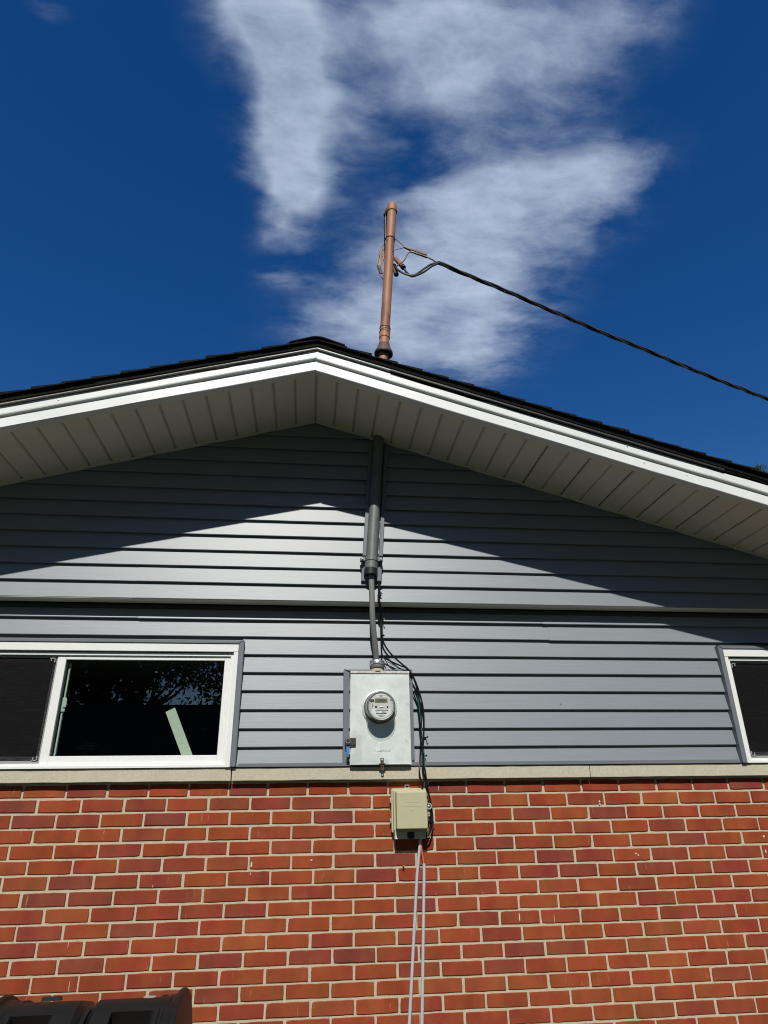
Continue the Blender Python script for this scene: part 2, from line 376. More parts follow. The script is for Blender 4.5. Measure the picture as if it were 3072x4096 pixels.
# ------------------------------------------------------------------ mesh helpers
class MB:
    def __init__(s): s.v = []; s.f = []; s.s = []
    def add(s, verts, faces, smooth=False):
        b = len(s.v)
        s.v += [tuple(x) for x in verts]
        for f in faces:
            s.f.append(tuple(i + b for i in f)); s.s.append(smooth)
        return s
    def box(s, x0, x1, y0, y1, z0, z1):
        return s.add([(x0, y0, z0), (x1, y0, z0), (x1, y1, z0), (x0, y1, z0), (x0, y0, z1), (x1, y0, z1), (x1, y1, z1), (x0, y1, z1)],
                     [(0, 3, 2, 1), (4, 5, 6, 7), (0, 1, 5, 4), (1, 2, 6, 5), (2, 3, 7, 6), (3, 0, 4, 7)])
    def hexa(s, p):   # 8 points, bottom ring then top ring
        return s.add(p, [(0, 3, 2, 1), (4, 5, 6, 7), (0, 1, 5, 4), (1, 2, 6, 5), (2, 3, 7, 6), (3, 0, 4, 7)])
    def prism_y(s, poly, y0, y1):   # poly of (x,z)
        n = len(poly)
        v = [(x, y0, z) for x, z in poly] + [(x, y1, z) for x, z in poly]
        f = [tuple(range(n)), tuple(range(2 * n - 1, n - 1, -1))] + [(i, i + n, (i + 1) % n + n, (i + 1) % n) for i in range(n)]
        return s.add(v, f)
    def frame(s, x0, x1, z0, z1, l, r, b, t, y0, y1):
        s.box(x0, x0 + l, y0, y1, z0, z1); s.box(x1 - r, x1, y0, y1, z0, z1)
        s.box(x0 + l, x1 - r, y0, y1, z0, z0 + b); s.box(x0 + l, x1 - r, y0, y1, z1 - t, z1)
        return s
    def tube(s, pts, r, n=10, cap=True, smooth=True, flat=1.0):
        pts = [Vector(p) for p in pts]
        rad = r if isinstance(r, (list, tuple)) else [r] * len(pts)
        rings = []
        t0 = (pts[1] - pts[0]).normalized()
        up = Vector((0, 1, 0)) if abs(t0.y) < 0.9 else Vector((1, 0, 0))
        nrm = (up - t0 * up.dot(t0)).normalized()
        for i, p in enumerate(pts):
            t = (pts[min(i + 1, len(pts) - 1)] - pts[max(i - 1, 0)]).normalized()
            nrm = (nrm - t * nrm.dot(t)).normalized()
            bi = t.cross(nrm)
            rings.append([p + (nrm * math.cos(2 * math.pi * k / n) * flat + bi * math.sin(2 * math.pi * k / n)) * rad[i] for k in range(n)])
        v = [q for g in rings for q in g]
        f = [(i * n + k, i * n + (k + 1) % n, (i + 1) * n + (k + 1) % n, (i + 1) * n + k) for i in range(len(pts) - 1) for k in range(n)]
        s.add(v, f, smooth)
        if cap:
            b = len(s.v) - len(v)
            s.f.append(tuple(b + k for k in range(n - 1, -1, -1))); s.s.append(False)
            s.f.append(tuple(b + (len(pts) - 1) * n + k for k in range(n))); s.s.append(False)
        return s
    def lathe(s, prof, c, axis, n=32, smooth=True):
        """prof: (distance along axis, radius)"""
        a = Vector(axis).normalized(); c = Vector(c)
        u = a.orthogonal().normalized(); w = a.cross(u)
        v = []
        for d, r in prof:
            for k in range(n):
                th = 2 * math.pi * k / n
                v.append(c + a * d + (u * math.cos(th) + w * math.sin(th)) * r)
        f = [(i * n + k, i * n + (k + 1) % n, (i + 1) * n + (k + 1) % n, (i + 1) * n + k) for i in range(len(prof) - 1) for k in range(n)]
        return s.add(v, f, smooth)
    def disc(s, c, axis, r, n=32):
        a = Vector(axis).normalized(); c = Vector(c); u = a.orthogonal().normalized(); w = a.cross(u)
        return s.add([c + (u * math.cos(2 * math.pi * k / n) + w * math.sin(2 * math.pi * k / n)) * r for k in range(n)], [tuple(range(n))])
    def build(s, name, mat, parent=None, bevel=0.0, seg=2):
        me = bpy.data.meshes.new(name)
        me.from_pydata([tuple(x) for x in s.v], [], s.f)
        me.polygons.foreach_set('use_smooth', s.s)
        me.validate(); me.update()
        if any(s.s): me.set_sharp_from_angle(angle=math.radians(38))
        return link(name, me, mat, parent, bevel, seg)

def link(name, me, mat, parent=None, bevel=0.0, seg=2):
    if not me.materials: me.materials.append(M[mat])
    o = bpy.data.objects.new(name, me)
    COL.objects.link(o)
    if parent is not None:
        o.parent = parent
        o.matrix_parent_inverse = parent_inv(parent)
    if bevel:
        b = o.modifiers.new('bevel', 'BEVEL'); b.width = bevel; b.segments = seg; b.limit_method = 'ANGLE'
        b.harden_normals = False
    return o
WM = {}
def parent_inv(p):
    m = WM.get(p.name)
    return m.inverted() if m else Matrix.Identity(4)
def thing(name, loc, label, cat, group=None):
    o = bpy.data.objects.new(name, None); COL.objects.link(o)
    o.location = loc; o.empty_display_size = 0.1
    WM[o.name] = Matrix.Translation(loc)
    tag(o, label, cat, group)
    return o
def tag(o, label=None, cat=None, group=None, kind=None):
    if label: o['label'] = label
    if cat: o['category'] = cat
    if group: o['group'] = group
    if kind: o['kind'] = kind
    return o
def spline(pts, step=0.02):
    P = [Vector(p) for p in pts]
    P = [P[0] * 2 - P[1]] + P + [P[-1] * 2 - P[-2]]
    out = []
    for i in range(1, len(P) - 2):
        a, b, c, d = P[i - 1], P[i], P[i + 1], P[i + 2]
        n = max(2, int((c - b).length / step))
        for k in range(n):
            t = k / n
            out.append(0.5 * ((2 * b) + (c - a) * t + (2 * a - 5 * b + 4 * c - d) * t * t + (3 * b - a - 3 * c + d) * t ** 3))
    out.append(P[-2])
    return out
def text_mesh(txt, size, x, y, z, mat, parent, name='lettering', align='CENTER', depth=0.0, sx=1.0):
    cu = bpy.data.curves.new('t', 'FONT'); cu.body = txt; cu.size = size; cu.align_x = align; cu.align_y = 'CENTER'
    cu.extrude = depth; cu.resolution_u = 2
    o = bpy.data.objects.new('t', cu); COL.objects.link(o)
    bpy.context.view_layer.update()
    me = bpy.data.meshes.new_from_object(o)
    bpy.data.objects.remove(o, do_unlink=True)
    for v in me.vertices:
        a, b, c = v.co
        v.co = (x + a * sx, y - c, z + b)
    me.materials.clear()
    return link(name, me, mat, parent)

# ------------------------------------------------------------------ numbers of the house
RX = 1.2645                 # ridge line
SL, SR = 0.289, 0.296       # roof slopes left and right
ZR = 3.722                  # underside of the soffit at the ridge
XL, XR = -3.45, 5.95        # eave ends
YD = 8.6                    # depth of the house
def rz(x, off=0.0):
    return ZR + off - (SL * (RX - x) if x < RX else SR * (x - RX))
def xlim(z, off=0.0, side=-1):
    d = (ZR + off - z)
    return RX - d / SL if side < 0 else RX + d / SR

# ------------------------------------------------------------------ setting
MB().add([(-300, -300, 0), (300, -300, 0), (300, 300, 0), (-300, 300, 0)], [(0, 1, 2, 3)]).build('ground', 'grass')
tag(bpy.data.objects['ground'], kind='structure')

house = thing('house', (RX, 0, 0), 'single-storey house gable end, red brick below grey lap siding, white eaves', 'house')

# ---- brick wall
PX, CH = 0.2032, 0.06541
ROWDEV = [[(0.1, 0.016), (1.25, -0.033), (2.3, -0.027), (3.4, -0.005)], [(0.1, -0.006), (1.2, -0.012), (2.3, -0.008), (3.45, 0.004)],
          [(0.1, -0.010), (1.1, -0.005), (2.3, 0.002), (3.4, 0.006)], [(0.2, -0.002), (1.2, -0.005), (2.3, 0.009), (3.4, 0.018)],
          [(0.1, 0.004), (1.1, -0.002), (2.3, -0.001), (3.4, 0.012)], [(0.2, -0.001), (1.2, 0.0), (2.2, 0.005), (3.4, 0.004)],
          [(0.1, 0.002), (1.1, 0.005), (2.3, 0.013), (3.4, 0.018)], [(0.2, -0.004), (1.2, 0.002), (2.2, 0.0), (3.3, 0.012)],
          [(0.2, 0.008), (1.2, -0.003), (2.3, -0.003), (3.4, -0.003)], [(0.2, 0.002), (1.2, -0.008), (2.2, -0.002), (3.3, -0.003)],
          [(0.2, 0.0), (1.2, 0.001), (2.2, 0.003), (3.4, 0.007)], [(0.2, 0.0), (1.2, 0.001), (2.2, 0.006), (3.3, 0.016)],
          [(0.2, 0.0), (1.2, 0.003), (2.2, 0.003), (3.4, 0.007)], [(0.2, 0.0), (1.2, -0.007), (2.2, 0.009), (3.3, 0.010)],
          [(0.2, 0.004), (1.2, 0.010), (2.2, 0.006), (3.3, 0.012)], [(0.2, 0.0), (1.1, -0.003), (2.2, 0.006), (3.3, 0.006)]]
def dev(row, x):
    if row >= len(ROWDEV): return 0.0
    t = ROWDEV[row]
    if x <= t[0][0]: return t[0][1]
    for (a, p), (b, q) in zip(t, t[1:]):
        if x <= b: return p + (q - p) * (x - a) / (b - a)
    return t[-1][1]
wall = MB().box(XL + 0.5, XR - 0.5, 0.0050, 0.10, -0.05, 1.672).build('brick_wall', 'mortar', house)
JW = 0.0108
def brick_mesh(seed, L, H):
    rnd = random.Random(seed)
    nx, nz = 7, 2
    def ring(ins, y, jit):
        pts = []
        hx, hz = L / 2 - ins, H / 2 - ins
        c = 0.10
        for i in range(nx + 1): pts.append((-hx + 2 * hx * i / nx, -hz))
        for i in range(1, nz + 1): pts.append((hx, -hz + 2 * hz * i / nz))
        for i in range(1, nx + 1): pts.append((hx - 2 * hx * i / nx, hz))
        for i in range(1, nz): pts.append((-hx, hz - 2 * hz * i / nz))
        return [(x, y, z) for x, z in pts]
    r0 = ring(0.0, 0.03, 0)
    n = len(r0)
    j = [(rnd.gauss(0, 0.0005), rnd.gauss(0, 0.0006)) for _ in range(n)]
    corner = {0: (1, 1), nx: (-1, 1), nx + nz: (-1, -1), 2 * nx + nz: (1, -1)}
    for k, (a, b) in corner.items():
        q = abs(rnd.gauss(0.0004, 0.0006)); j[k] = (a * q, b * q)
    if rnd.random() < 0.2:
        k = rnd.choice(list(corner)); a, b = corner[k]; q = rnd.uniform(0.0015, 0.004); j[k] = (a * q, b * q * 0.8)
    r1 = ring(0.0, 0.0028, 0); r2 = ring(0.0022, rnd.uniform(-0.0008, 0.0004), 0)
    mv = lambda r: [(x + dx, y, z + dz) for (x, y, z), (dx, dz) in zip(r, j)]
    v = mv(r0) + mv(r1) + mv(r2)
    f = [(a * n + i, a * n + (i + 1) % n, (a + 1) * n + (i + 1) % n, (a + 1) * n + i) for a in (0, 1) for i in range(n)]
    f.append(tuple(range(2 * n, 3 * n)))
    me = bpy.data.meshes.new('brick'); me.from_pydata(v, [], f); me.update()
    me.materials.append(M['brick'])
    return me
BL, BH = PX - JW, CH - JW
BM = [brick_mesh(s, BL, BH) for s in range(22)]
rest = MB()
cand = []
for row in range(0, 26):
    zc = 1.6 + CH / 2 - row * CH
    off = 0.0 if row % 2 else 0.5
    tt = (1.675 - zc) / 0.97
    vx0, vx1 = -0.198 + 0.203 * tt, 3.79 - 0.29 * tt
    for i in range(-16, 30):
        a = PX * (i + off); b = a + PX
        a += dev(row, a); b += dev(row, b)
        if b < XL + 0.55 or a > XR - 0.55: continue
        c = (a + b) / 2
        vis = row <= 16 and b > vx0 and a < vx1
        cand.append((vis, row, a, b, zc))
vis = [c for c in cand if c[0]]
def seen(c):   # width of the brick inside the view
    tt = (1.675 - c[4]) / 0.97
    a, b = -0.198 + 0.203 * tt, 3.79 - 0.29 * tt
    w = min(c[3], b) - max(c[2], a)
    if c[1] == 16: w *= 0.4
    if c[4] < 0.88 and c[3] < 0.62: w *= 0.1
    return w
vis.sort(key=lambda c: -seen(c))
single = set((c[1], c[2]) for c in vis[:300])
hsh = random.Random(3)
for c in cand:
    _, row, a, b, zc = c
    x = (a + b) / 2 + hsh.gauss(0, 0.0007); z = zc + hsh.gauss(0, 0.0006)
    sx = (b - a - JW + hsh.gauss(0, 0.0009)) / BL
    if (row, a) in single:
        o = bpy.data.objects.new('brick', hsh.choice(BM)); COL.objects.link(o)
        o.parent = wall
        o.matrix_parent_inverse = Matrix.Translation((-RX, 0, 0)).inverted() @ Matrix.Translation((-RX, 0, 0))
        o.location = (x, hsh.gauss(0, 0.0007), z); o.scale = (sx, 1, 1 + hsh.gauss(0, 0.01))
        o.rotation_euler = (hsh.gauss(0, 0.004), hsh.gauss(0, 0.0016), hsh.gauss(0, 0.003))
    else:
        h = BL * sx / 2
        rest.box(x - h, x + h, 0.0, 0.03, z - BH / 2, z + BH / 2)
tag(rest.build('outlying_bricks', 'brick', wall), kind='stuff')
# old paint and lime drips on the brick faces
prn = random.Random(2)
for px_, pz_, a_, b_ in [(2.8115, 1.5556, 0.004, 0.004), (2.812, 1.5423, 0.0035, 0.006), (2.9693, 1.3084, 0.005, 0.003), (2.9804, 1.3008, 0.004, 0.003), (2.3306, 1.0447, 0.0022, 0.02), (2.5039, 1.0351, 0.0011, 0.016), (3.6865, 1.3746, 0.006, 0.005), (3.6783, 1.3041, 0.003, 0.009), (1.3163, 1.3128, 0.006, 0.003), (1.0298, 1.2989, 0.004, 0.014), (1.0269, 1.2597, 0.0015, 0.007), (0.3237, 1.4511, 0.001, 0.007), (0.269, 0.8423, 0.0012, 0.022), (1.9585, 1.6299, 0.001, 0.014), (0.579, 1.219, 0.0012, 0.006), (0.2377, 0.9948, 0.001, 0.012)]:
    pts = [(px_ + a_ * (0.7 + 0.6 * prn.random()) * math.cos(2 * math.pi * q / 9), pz_ + b_ * (0.7 + 0.6 * prn.random()) * math.sin(2 * math.pi * q / 9)) for q in range(9)]
    MB().prism_y(pts, -0.0030, 0.0005).build('paint_drip', 'drip_paint', wall)
# side walls of the shell, closed and plain brick
MB().box(XL + 0.5, XL + 0.6, 0.10, YD, 0, 2.3).build('side_wall', 'brick', house)
MB().box(XR - 0.6, XR - 0.5, 0.10, YD, 0, 2.3).build('side_wall', 'brick', house)
MB().box(XL + 0.6, XR - 0.6, YD - 0.1, YD, 0, 2.3).build('rear_wall', 'brick', house)

# ---- limestone sill
for a, b in ((XL + 0.5, 0.9045), (0.9095, 2.766), (2.769, XR - 0.5)):
    mb = MB(); n = max(6, int((b - a) / 0.06)); rr = random.Random(int(a * 97) + 5)
    prof = [(-0.036, 1.672), (-0.037, 1.732), (0.10, 1.735), (0.10, 1.672)]
    v = []
    for i in range(n + 1):
        x = a + (b - a) * i / n
        for k, (y, z) in enumerate(prof):
            v.append((x, y + (rr.gauss(0, 0.0006) if k < 2 else 0), z + (rr.gauss(0, 0.0006) if k < 2 else 0)))
    f = [(i * 4 + k, i * 4 + (k + 1) % 4, i * 4 + 4 + (k + 1) % 4, i * 4 + 4 + k) for i in range(n) for k in range(4)]
    f += [(0, 3, 2, 1), (n * 4, n * 4 + 1, n * 4 + 2, n * 4 + 3)]
    mb.add(v, f).build('sill_stone', 'lime', house, bevel=0.002)

# ---- sheathing behind the siding (openings left for the windows)
WL = (-0.90, 0.897); WR = (3.654, 5.42); WZ = (1.735, 2.352)
sh = MB()
for a, b in ((XL + 0.5, WL[0]), (WL[1], WR[0]), (WR[1], XR - 0.5)):
    sh.box(a, b, 0.0, 0.10, 1.735, 2.352)
sh.box(XL + 0.5, XR - 0.5, 0.0, 0.10, 2.352, 2.40)
sh.prism_y([(XL + 0.5, 2.40), (XR - 0.5, 2.40), (xlim(2.40, 0.02, 1) - 0.02, 2.42), (RX, ZR + 0.03), (xlim(2.40, 0.02, -1) + 0.02, 2.42)], 0.0, 0.10)
siding = sh.build('siding_wall', 'trim', house)
gab = MB().prism_y([(xlim(2.578) + 0.0, 2.580), (xlim(2.578, 0, 1), 2.580), (RX, ZR + 0.01)], -0.090, -0.0005)
gab.build('gable_backing', 'trim', siding)

srnd = random.Random(11)
def plank(x0, x1, zb, zt, ybase, d, gable=False, proud=0.0):
    """one course of lap siding, butt edge at zb; ends follow the rake when gable"""
    prof = [(-d + 0.0025, zb), (-d, zb + 0.0035), (-0.0025, zt), (0.0, zt), (0.0, zb + 0.004)]
    def ends(z):
        a, b = x0, x1
        if gable:
            a = max(a, xlim(z, -0.004, -1)); b = min(b, xlim(z, -0.004, 1))
        return a, b
    n = max(2, int((x1 - x0) / 0.12))
    ph = srnd.uniform(0, 100)
    v = []
    for i in range(n + 1):
        for k, (y, z) in enumerate(prof):
            a, b = ends(z)
            if b < a: b = a = (a + b) / 2
            x = a + (b - a) * i / n
            wv = mnoise.noise((x * 1.6 + ph, zb * 3, 0)) * 0.0016
            wz = mnoise.noise((x * 1.1 + ph, zb * 7, 5)) * 0.0012
            v.append((x, ybase - proud + y + (wv if k < 3 else 0), z + (wz if k < 2 else 0)))
    m = len(prof)
    f = [(i * m + k, i * m + (k + 1) % m, i * m + m + (k + 1) % m, i * m + m + k) for i in range(n) for k in range(m)]
    f += [tuple(range(m))[::-1], tuple(n * m + k for k in range(m))]
    MB().add(v, f).build('siding_plank', 'siding', siding)

LP = 0.0948
ZB_LOW = [1.737, 1.829, 1.9195, 2.015, 2.1115, 2.2055, 2.3005, 2.3965, 2.4895]
for i, zb in enumerate(ZB_LOW):
    zt = (ZB_LOW[i + 1] if i + 1 < len(ZB_LOW) else 2.548) + 0.006
    if zt < 2.375:
        plank(WL[1] + 0.016, WR[0] - 0.016, zb, zt, -0.0105, 0.0205)
    else:
        if zb < 2.36:
            plank(WL[1] + 0.016, WR[0] - 0.016, zb, zt, -0.0105, 0.0205)
        elif i == 7:
            plank(XL + 0.55, 2.66, zb, zt, -0.0105, 0.0205)
            plank(2.63, XR - 0.55, zb - 0.003, zt, -0.0105, 0.0205, proud=0.0018)
        else:
            plank(XL + 0.55, 0.38, zb + 0.002, zt, -0.0105, 0.0205)
            plank(0.35, 2.62, zb, zt, -0.0105, 0.0205, proud=0.0018)
            plank(2.60, XR - 0.55, zb - 0.001, zt, -0.0105, 0.0205, proud=0.0035)
for side in ((XL + 0.55, WL[0] - 0.016), (WR[1] + 0.016, XR - 0.55)):
    for i, zb in enumerate(ZB_LOW[:7]):
        plank(side[0], side[1], zb, ZB_LOW[i + 1] + 0.006, -0.0105, 0.0205)
UP = 0.0944
for i in range(13):
    zb = 2.5785 + UP * i
    if zb > ZR - 0.03: break
    zt = min(zb + UP + 0.006, ZR - 0.003)
    a, b = xlim(zb + 0.01), xlim(zb + 0.01, 0, 1)
    if i in (0, 1):
        plank(a, 0.352, zb, zt, -0.0905, 0.0205, True)
        plank(0.335 if i else 0.325, b, zb, zt, -0.0905, 0.0205, True, proud=0.0016)
    else:
        plank(a, b, zb, zt, -0.0905, 0.0205, True)
# underside of the gable step: cream closure strip with a wavy back edge, dark pocket behind
v = []; n = 60; a, b = xlim(2.578), xlim(2.578, 0, 1)
for i in range(n + 1):
    x = a + (b - a) * i / n
    w = mnoise.noise((x * 2.3, 0, 3)) * 0.005
    v += [(x, -0.1085, 2.5775), (x, -0.040 + w, 2.573 + w * 0.3), (x, -0.040 + w, 2.577), (x, -0.1085, 2.579)]
f = [(i * 4 + k, i * 4 + (k + 1) % 4, i * 4 + 4 + (k + 1) % 4, i * 4 + 4 + k) for i in range(n) for k in range(4)]
MB().add(v, f).build('closure_strip', 'soffit', siding)
MB().box(XL + 0.55, XR - 0.55, -0.026, -0.003, 2.548, 2.566).build('top_channel', 'drip_dark', siding)
# starter trim along the foot of the siding
MB().prism_y([(0, 0)] * 0 or [(0.9255, 1.735), (3.6225, 1.735), (3.604, 1.7545), (0.944, 1.7545)], -0.046, -0.010).build('foot_trim', 'trim', siding, bevel=0.002)
# small dark mark on the siding
MB().lathe([(0, 0.0001), (0.0015, 0.004), (0.004, 0.003), (0.005, 0.0001)], (2.655, -0.024, 2.045), (0, -1, 0), 8).build('siding_screw', 'ink', siding)

# ---- windows
def window(x0, x1, label, screen_left, sash_split, stick=False):
    """horizontal sliding window; x0..x1 outer, sash_split = centre of the meeting stile"""
    z0, z1 = WZ
    w = MB()
    # outer head band, jambs, bottom
    w.box(x0, x1, -0.052, 0.02, z1 - 0.042, z1)
    w.box(x0, x0 + 0.0235, -0.050, 0.02, z0, z1 - 0.0425)
    w.box(x1 - 0.0235, x1, -0.050, 0.02, z0, z1 - 0.0425)
    w.box(x0 + 0.0237, x1 - 0.0237, -0.047, 0.02, z0, z0 + 0.013)
    win = w.build('window', 'vinyl', house, bevel=0.0015)
    win['label'] = label
    m = MB()
    m.frame(x0 + 0.0238, x1 - 0.0238, z0 + 0.0132, z1 - 0.0475, 0.0150, 0.0150, 0.012, 0.016, -0.036, 0.02)
    m.build('inner_frame', 'vinyl', win, bevel=0.0015)
    MB().box(x0 + 0.02, x1 - 0.02, -0.030, 0.02, z1 - 0.0478, z1 - 0.0425).build('head_shadow_strip', 'dark', win)  # dark strip painting the shadow line below the head band
    ix0, ix1, iz0, iz1 = x0 + 0.0392, x1 - 0.0392, z0 + 0.0256, z1 - 0.064
    s = sash_split
    fx = (s - 0.021, ix1) if screen_left else (ix0, s + 0.021)      # fixed sash with clear pane
    sx = (ix0, s - 0.0215) if screen_left else (s + 0.0215, ix1)    # screened side
    MB().frame(fx[0], fx[1], iz0, iz1, 0.042 if screen_left else 0.031, 0.031 if screen_left else 0.042, 0.033, 0.020, -0.026, 0.012).build('sash', 'vinyl', win, bevel=0.0015)
    g0 = fx[0] + (0.040 if screen_left else 0.029); g1 = fx[1] - (0.029 if screen_left else 0.040)
    MB().box(g0, g1, -0.004, -0.001, iz0 + 0.031, iz1 - 0.018).build('pane', 'glass', win)
    # glazing bead, dark
    MB().frame(g0, g1, iz0 + 0.031, iz1 - 0.018, 0.006, 0.006, 0.005, 0.006, -0.0095, -0.0045).build('gasket', 'dark', win)
    # screened side: sash behind, then screen
    MB().frame(sx[0], sx[1], iz0, iz1, 0.030, 0.030, 0.034, 0.026, 0.006, 0.030).build('sash', 'vinyl', win, bevel=0.0015)
    MB().box(sx[0] + 0.028, sx[1] - 0.028, 0.016, 0.019, iz0 + 0.03, iz1 - 0.024).build('pane', 'glass', win)
    MB().frame(sx[0], sx[1], iz0 + 0.002, iz1 - 0.001, 0.008, 0.008, 0.010, 0.010, -0.020, -0.012).build('screen_frame', 'screen_frame', win, bevel=0.001)
    MB().box(sx[0] + 0.006, sx[1] - 0.006, -0.0165, -0.016, iz0 + 0.008, iz1 - 0.008).build('insect_screen', 'screen', win)
    for cx, sg in ((sx[1] - 0.012, -1), (sx[0] + 0.012, 1)):
        for cz, sz in ((iz0 + 0.012, 1), (iz1 - 0.012, -1)):
            m = MB()
            m.box(min(cx, cx + sg * 0.026), max(cx, cx + sg * 0.026), -0.0245, -0.0205, min(cz, cz + sz * 0.004), max(cz, cz + sz * 0.004))
            m.box(min(cx, cx + sg * 0.004), max(cx, cx + sg * 0.004), -0.0245, -0.0205, min(cz, cz + sz * 0.024), max(cz, cz + sz * 0.024))
            m.box(min(cx + sg * 0.018, cx + sg * 0.022), max(cx + sg * 0.018, cx + sg * 0.022), -0.0245, -0.0205, min(cz, cz + sz * 0.016), max(cz, cz + sz * 0.016))
            m.build('screen_clip', 'clip', win)
    # inner latch stile behind the clear pane
    lx = (g0 + 0.012) if screen_left else (g1 - 0.012)
    m = MB(); m.box(lx - 0.004, lx + 0.004, 0.016, 0.030, iz0 + 0.03, iz1 - 0.03)
    m.build('latch_stile', 'latch', win)
    m = MB(); zc = (iz0 + iz1) / 2 + 0.02
    m.box(lx - 0.006, lx + 0.014, 0.008, 0.0155, zc - 0.035, zc + 0.035); m.box(lx + 0.004, lx + 0.020, 0.001, 0.0075, zc - 0.014, zc + 0.026)
    m.build('latch', 'latch', win, bevel=0.002)
    # grey cladding channel round the opening
    t = MB()
    o = 0.0285
    t.prism_y([(x0 - o, z1 + 0.020), (x0, z1 + 0.0015), (x1, z1 + 0.0015), (x1 + o, z1 + 0.020)], -0.058, -0.010)
    t.prism_y([(x0 - o, z0 + 0.001), (x0 - 0.001, z0 + 0.001), (x0 - 0.001, z1 + 0.0005), (x0 - o, z1 + 0.0185)], -0.056, -0.010)
    t.prism_y([(x1 + 0.001, z0 + 0.001), (x1 + o, z0 + 0.001), (x1 + o, z1 + 0.0185), (x1 + 0.001, z1 + 0.0005)], -0.056, -0.010)
    t.build('channel_trim', 'trim', win, bevel=0.0025)
    MB().box(x0, x1, 0.032, 0.16, z0 - 0.02, z0 + 0.052).build('inner_sill', 'vinyl', win)
    return win
window(WL[0], WL[1], 'wide white sliding window left of the meter', True, -0.005)
window(WR[0], WR[1], 'white sliding window at the right edge', True, 4.52)
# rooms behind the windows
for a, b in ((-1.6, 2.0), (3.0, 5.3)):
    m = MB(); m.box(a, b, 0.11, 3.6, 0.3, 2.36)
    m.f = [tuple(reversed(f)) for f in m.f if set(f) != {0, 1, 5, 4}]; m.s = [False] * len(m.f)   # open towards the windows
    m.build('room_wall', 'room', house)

# ---- soffit
backing = MB()
for s in (-1, 1):
    xe = XL + 0.12 if s < 0 else XR - 0.12
    p = [(RX, -0.655), (xe, -0.655), (xe, -0.09), (RX, -0.09)]
    backing.hexa([(x, y, rz(x, 0.007)) for x, y in p] + [(x, y, rz(x, 0.012)) for x, y in p])
soffit = backing.build('soffit', 'soffit_back', house)
GP = 0.1162
for s in (-1, 1):
    k = 0
    while True:
        a = RX + s * (0.0052 + k * GP); b = RX + s * ((k + 1) * GP - 0.0052)
        if not (XL + 0.15 < b < XR - 0.15): break
        bd = random.uniform(-0.0006, 0.0006)
        lo, hi = min(a, b), max(a, b)
        p = [(lo, -0.6075), (hi, -0.6075), (hi, -0.1015), (lo, -0.1015)]
        q = [(lo + 0.0035, -0.6075), (hi - 0.0035, -0.6075), (hi - 0.0035, -0.1015), (lo + 0.0035, -0.1015)]
        MB().hexa([(x, y, rz(x, 0.0 + bd)) for x, y in q] + [(x, y, rz(x, 0.0065)) for x, y in p]).build('soffit_panel', 'soffit', soffit)
        k += 1
for k in list(range(11, 36, 2)):
    x = RX + k * GP
    if x > XR - 0.3: break
    m = MB(); y = -0.598
    while y < -0.12:
        m.box(x - 0.0022, x + 0.0022, y, y + 0.011, rz(x, 0.0055), rz(x, 0.0069)); y += 0.0165
    tag(m.build('vent_slots', 'dark', soffit), kind='stuff')
for s in (-1, 1):
    xe = XL + 0.12 if s < 0 else XR - 0.12
    p = [(RX + s * 0.001, -0.127), (xe, -0.127), (xe, -0.1005), (RX + s * 0.001, -0.1005)]
    if s > 0: p = [p[i] for i in (0, 1, 2, 3)]
    MB().hexa([(x, y, rz(x, -0.0045)) for x, y in p] + [(x, y, rz(x, -0.001)) for x, y in p]).build('wall_channel', 'soffit', soffit)

# ---- fascia
frnd = random.Random(5)
def fascia(x0, x1, drop=0.0, proud=0.0, dent=None):
    prof = [(-0.604, 0.001), (-0.604, -0.006), (-0.655, -0.007), (-0.657, -0.004), (-0.657, 0.050), (-0.6575, 0.054), (-0.664, 0.058), (-0.670, 0.0605), (-0.672, 0.066), (-0.672, 0.110), (-0.666, 0.1125), (-0.655, 0.113)]
    n = max(4, int(abs(x1 - x0) / 0.035)); m = len(prof); v = []
    ph = frnd.uniform(0, 50)
    for i in range(n + 1):
        x = x0 + (x1 - x0) * i / n
        for k, (y, z) in enumerate(prof):
            wy = mnoise.noise((x * 2.2 + ph, k * 0.15, 0)) * 0.0020 + mnoise.noise((x * 7 + ph, k * 0.3, 2)) * 0.0005
            wz = 0
            if k in (9, 10, 11):
                wz = -abs(mnoise.noise((x * 3.1 + ph, 1, 4))) * 0.010
                if dent and dent[0] < x < dent[1]:
                    t = (x - dent[0]) / (dent[1] - dent[0])
                    wz -= 0.016 * math.sin(math.pi * t) * (0.6 + 0.4 * math.sin(9 * t))
            v.append((x, y - proud + (wy if 2 < k < 10 else 0), rz(x, z - drop) + wz))
    f = []
    for i in range(n):
        for k in range(m - 1):
            q = (i * m + k, i * m + k + 1, i * m + m + k + 1, i * m + m + k)
            f.append(q if x1 < x0 else q[::-1])
    o = MB().add(v, f).build('fascia', 'white', house)
    sd = o.modifiers.new('solidify', 'SOLIDIFY'); sd.thickness = 0.0012; sd.offset = -1
    return o
FL = fascia(RX - 0.001, XL, dent=(0.60, 1.23))
FR = fascia(RX - 0.0015, 3.385, drop=0.006, proud=0.001, dent=(1.75, 2.2))
FR2 = fascia(3.36, XR, drop=0.004, proud=0.0028)
for fo, xs in ((FL, (1.17, 0.60, -0.02)), (FR, (1.70, 2.33, 2.95, 3.30)), (FR2, (3.9,))):
    for i, x in enumerate(xs):
        for zo, yo in ((0.088, -0.6735), (0.025, -0.6580)):
            if random.random() < 0.3: continue
            dx = 0 if zo > 0.05 else random.uniform(-0.12, 0.12)
            MB().lathe([(0, 0.0001), (0.0, 0.0042), (0.0018, 0.0032), (0.0022, 0.0001)], (x + dx, yo, rz(x + dx, zo)), (0, -1, 0), 8).build('nail_head', 'steel', fo)
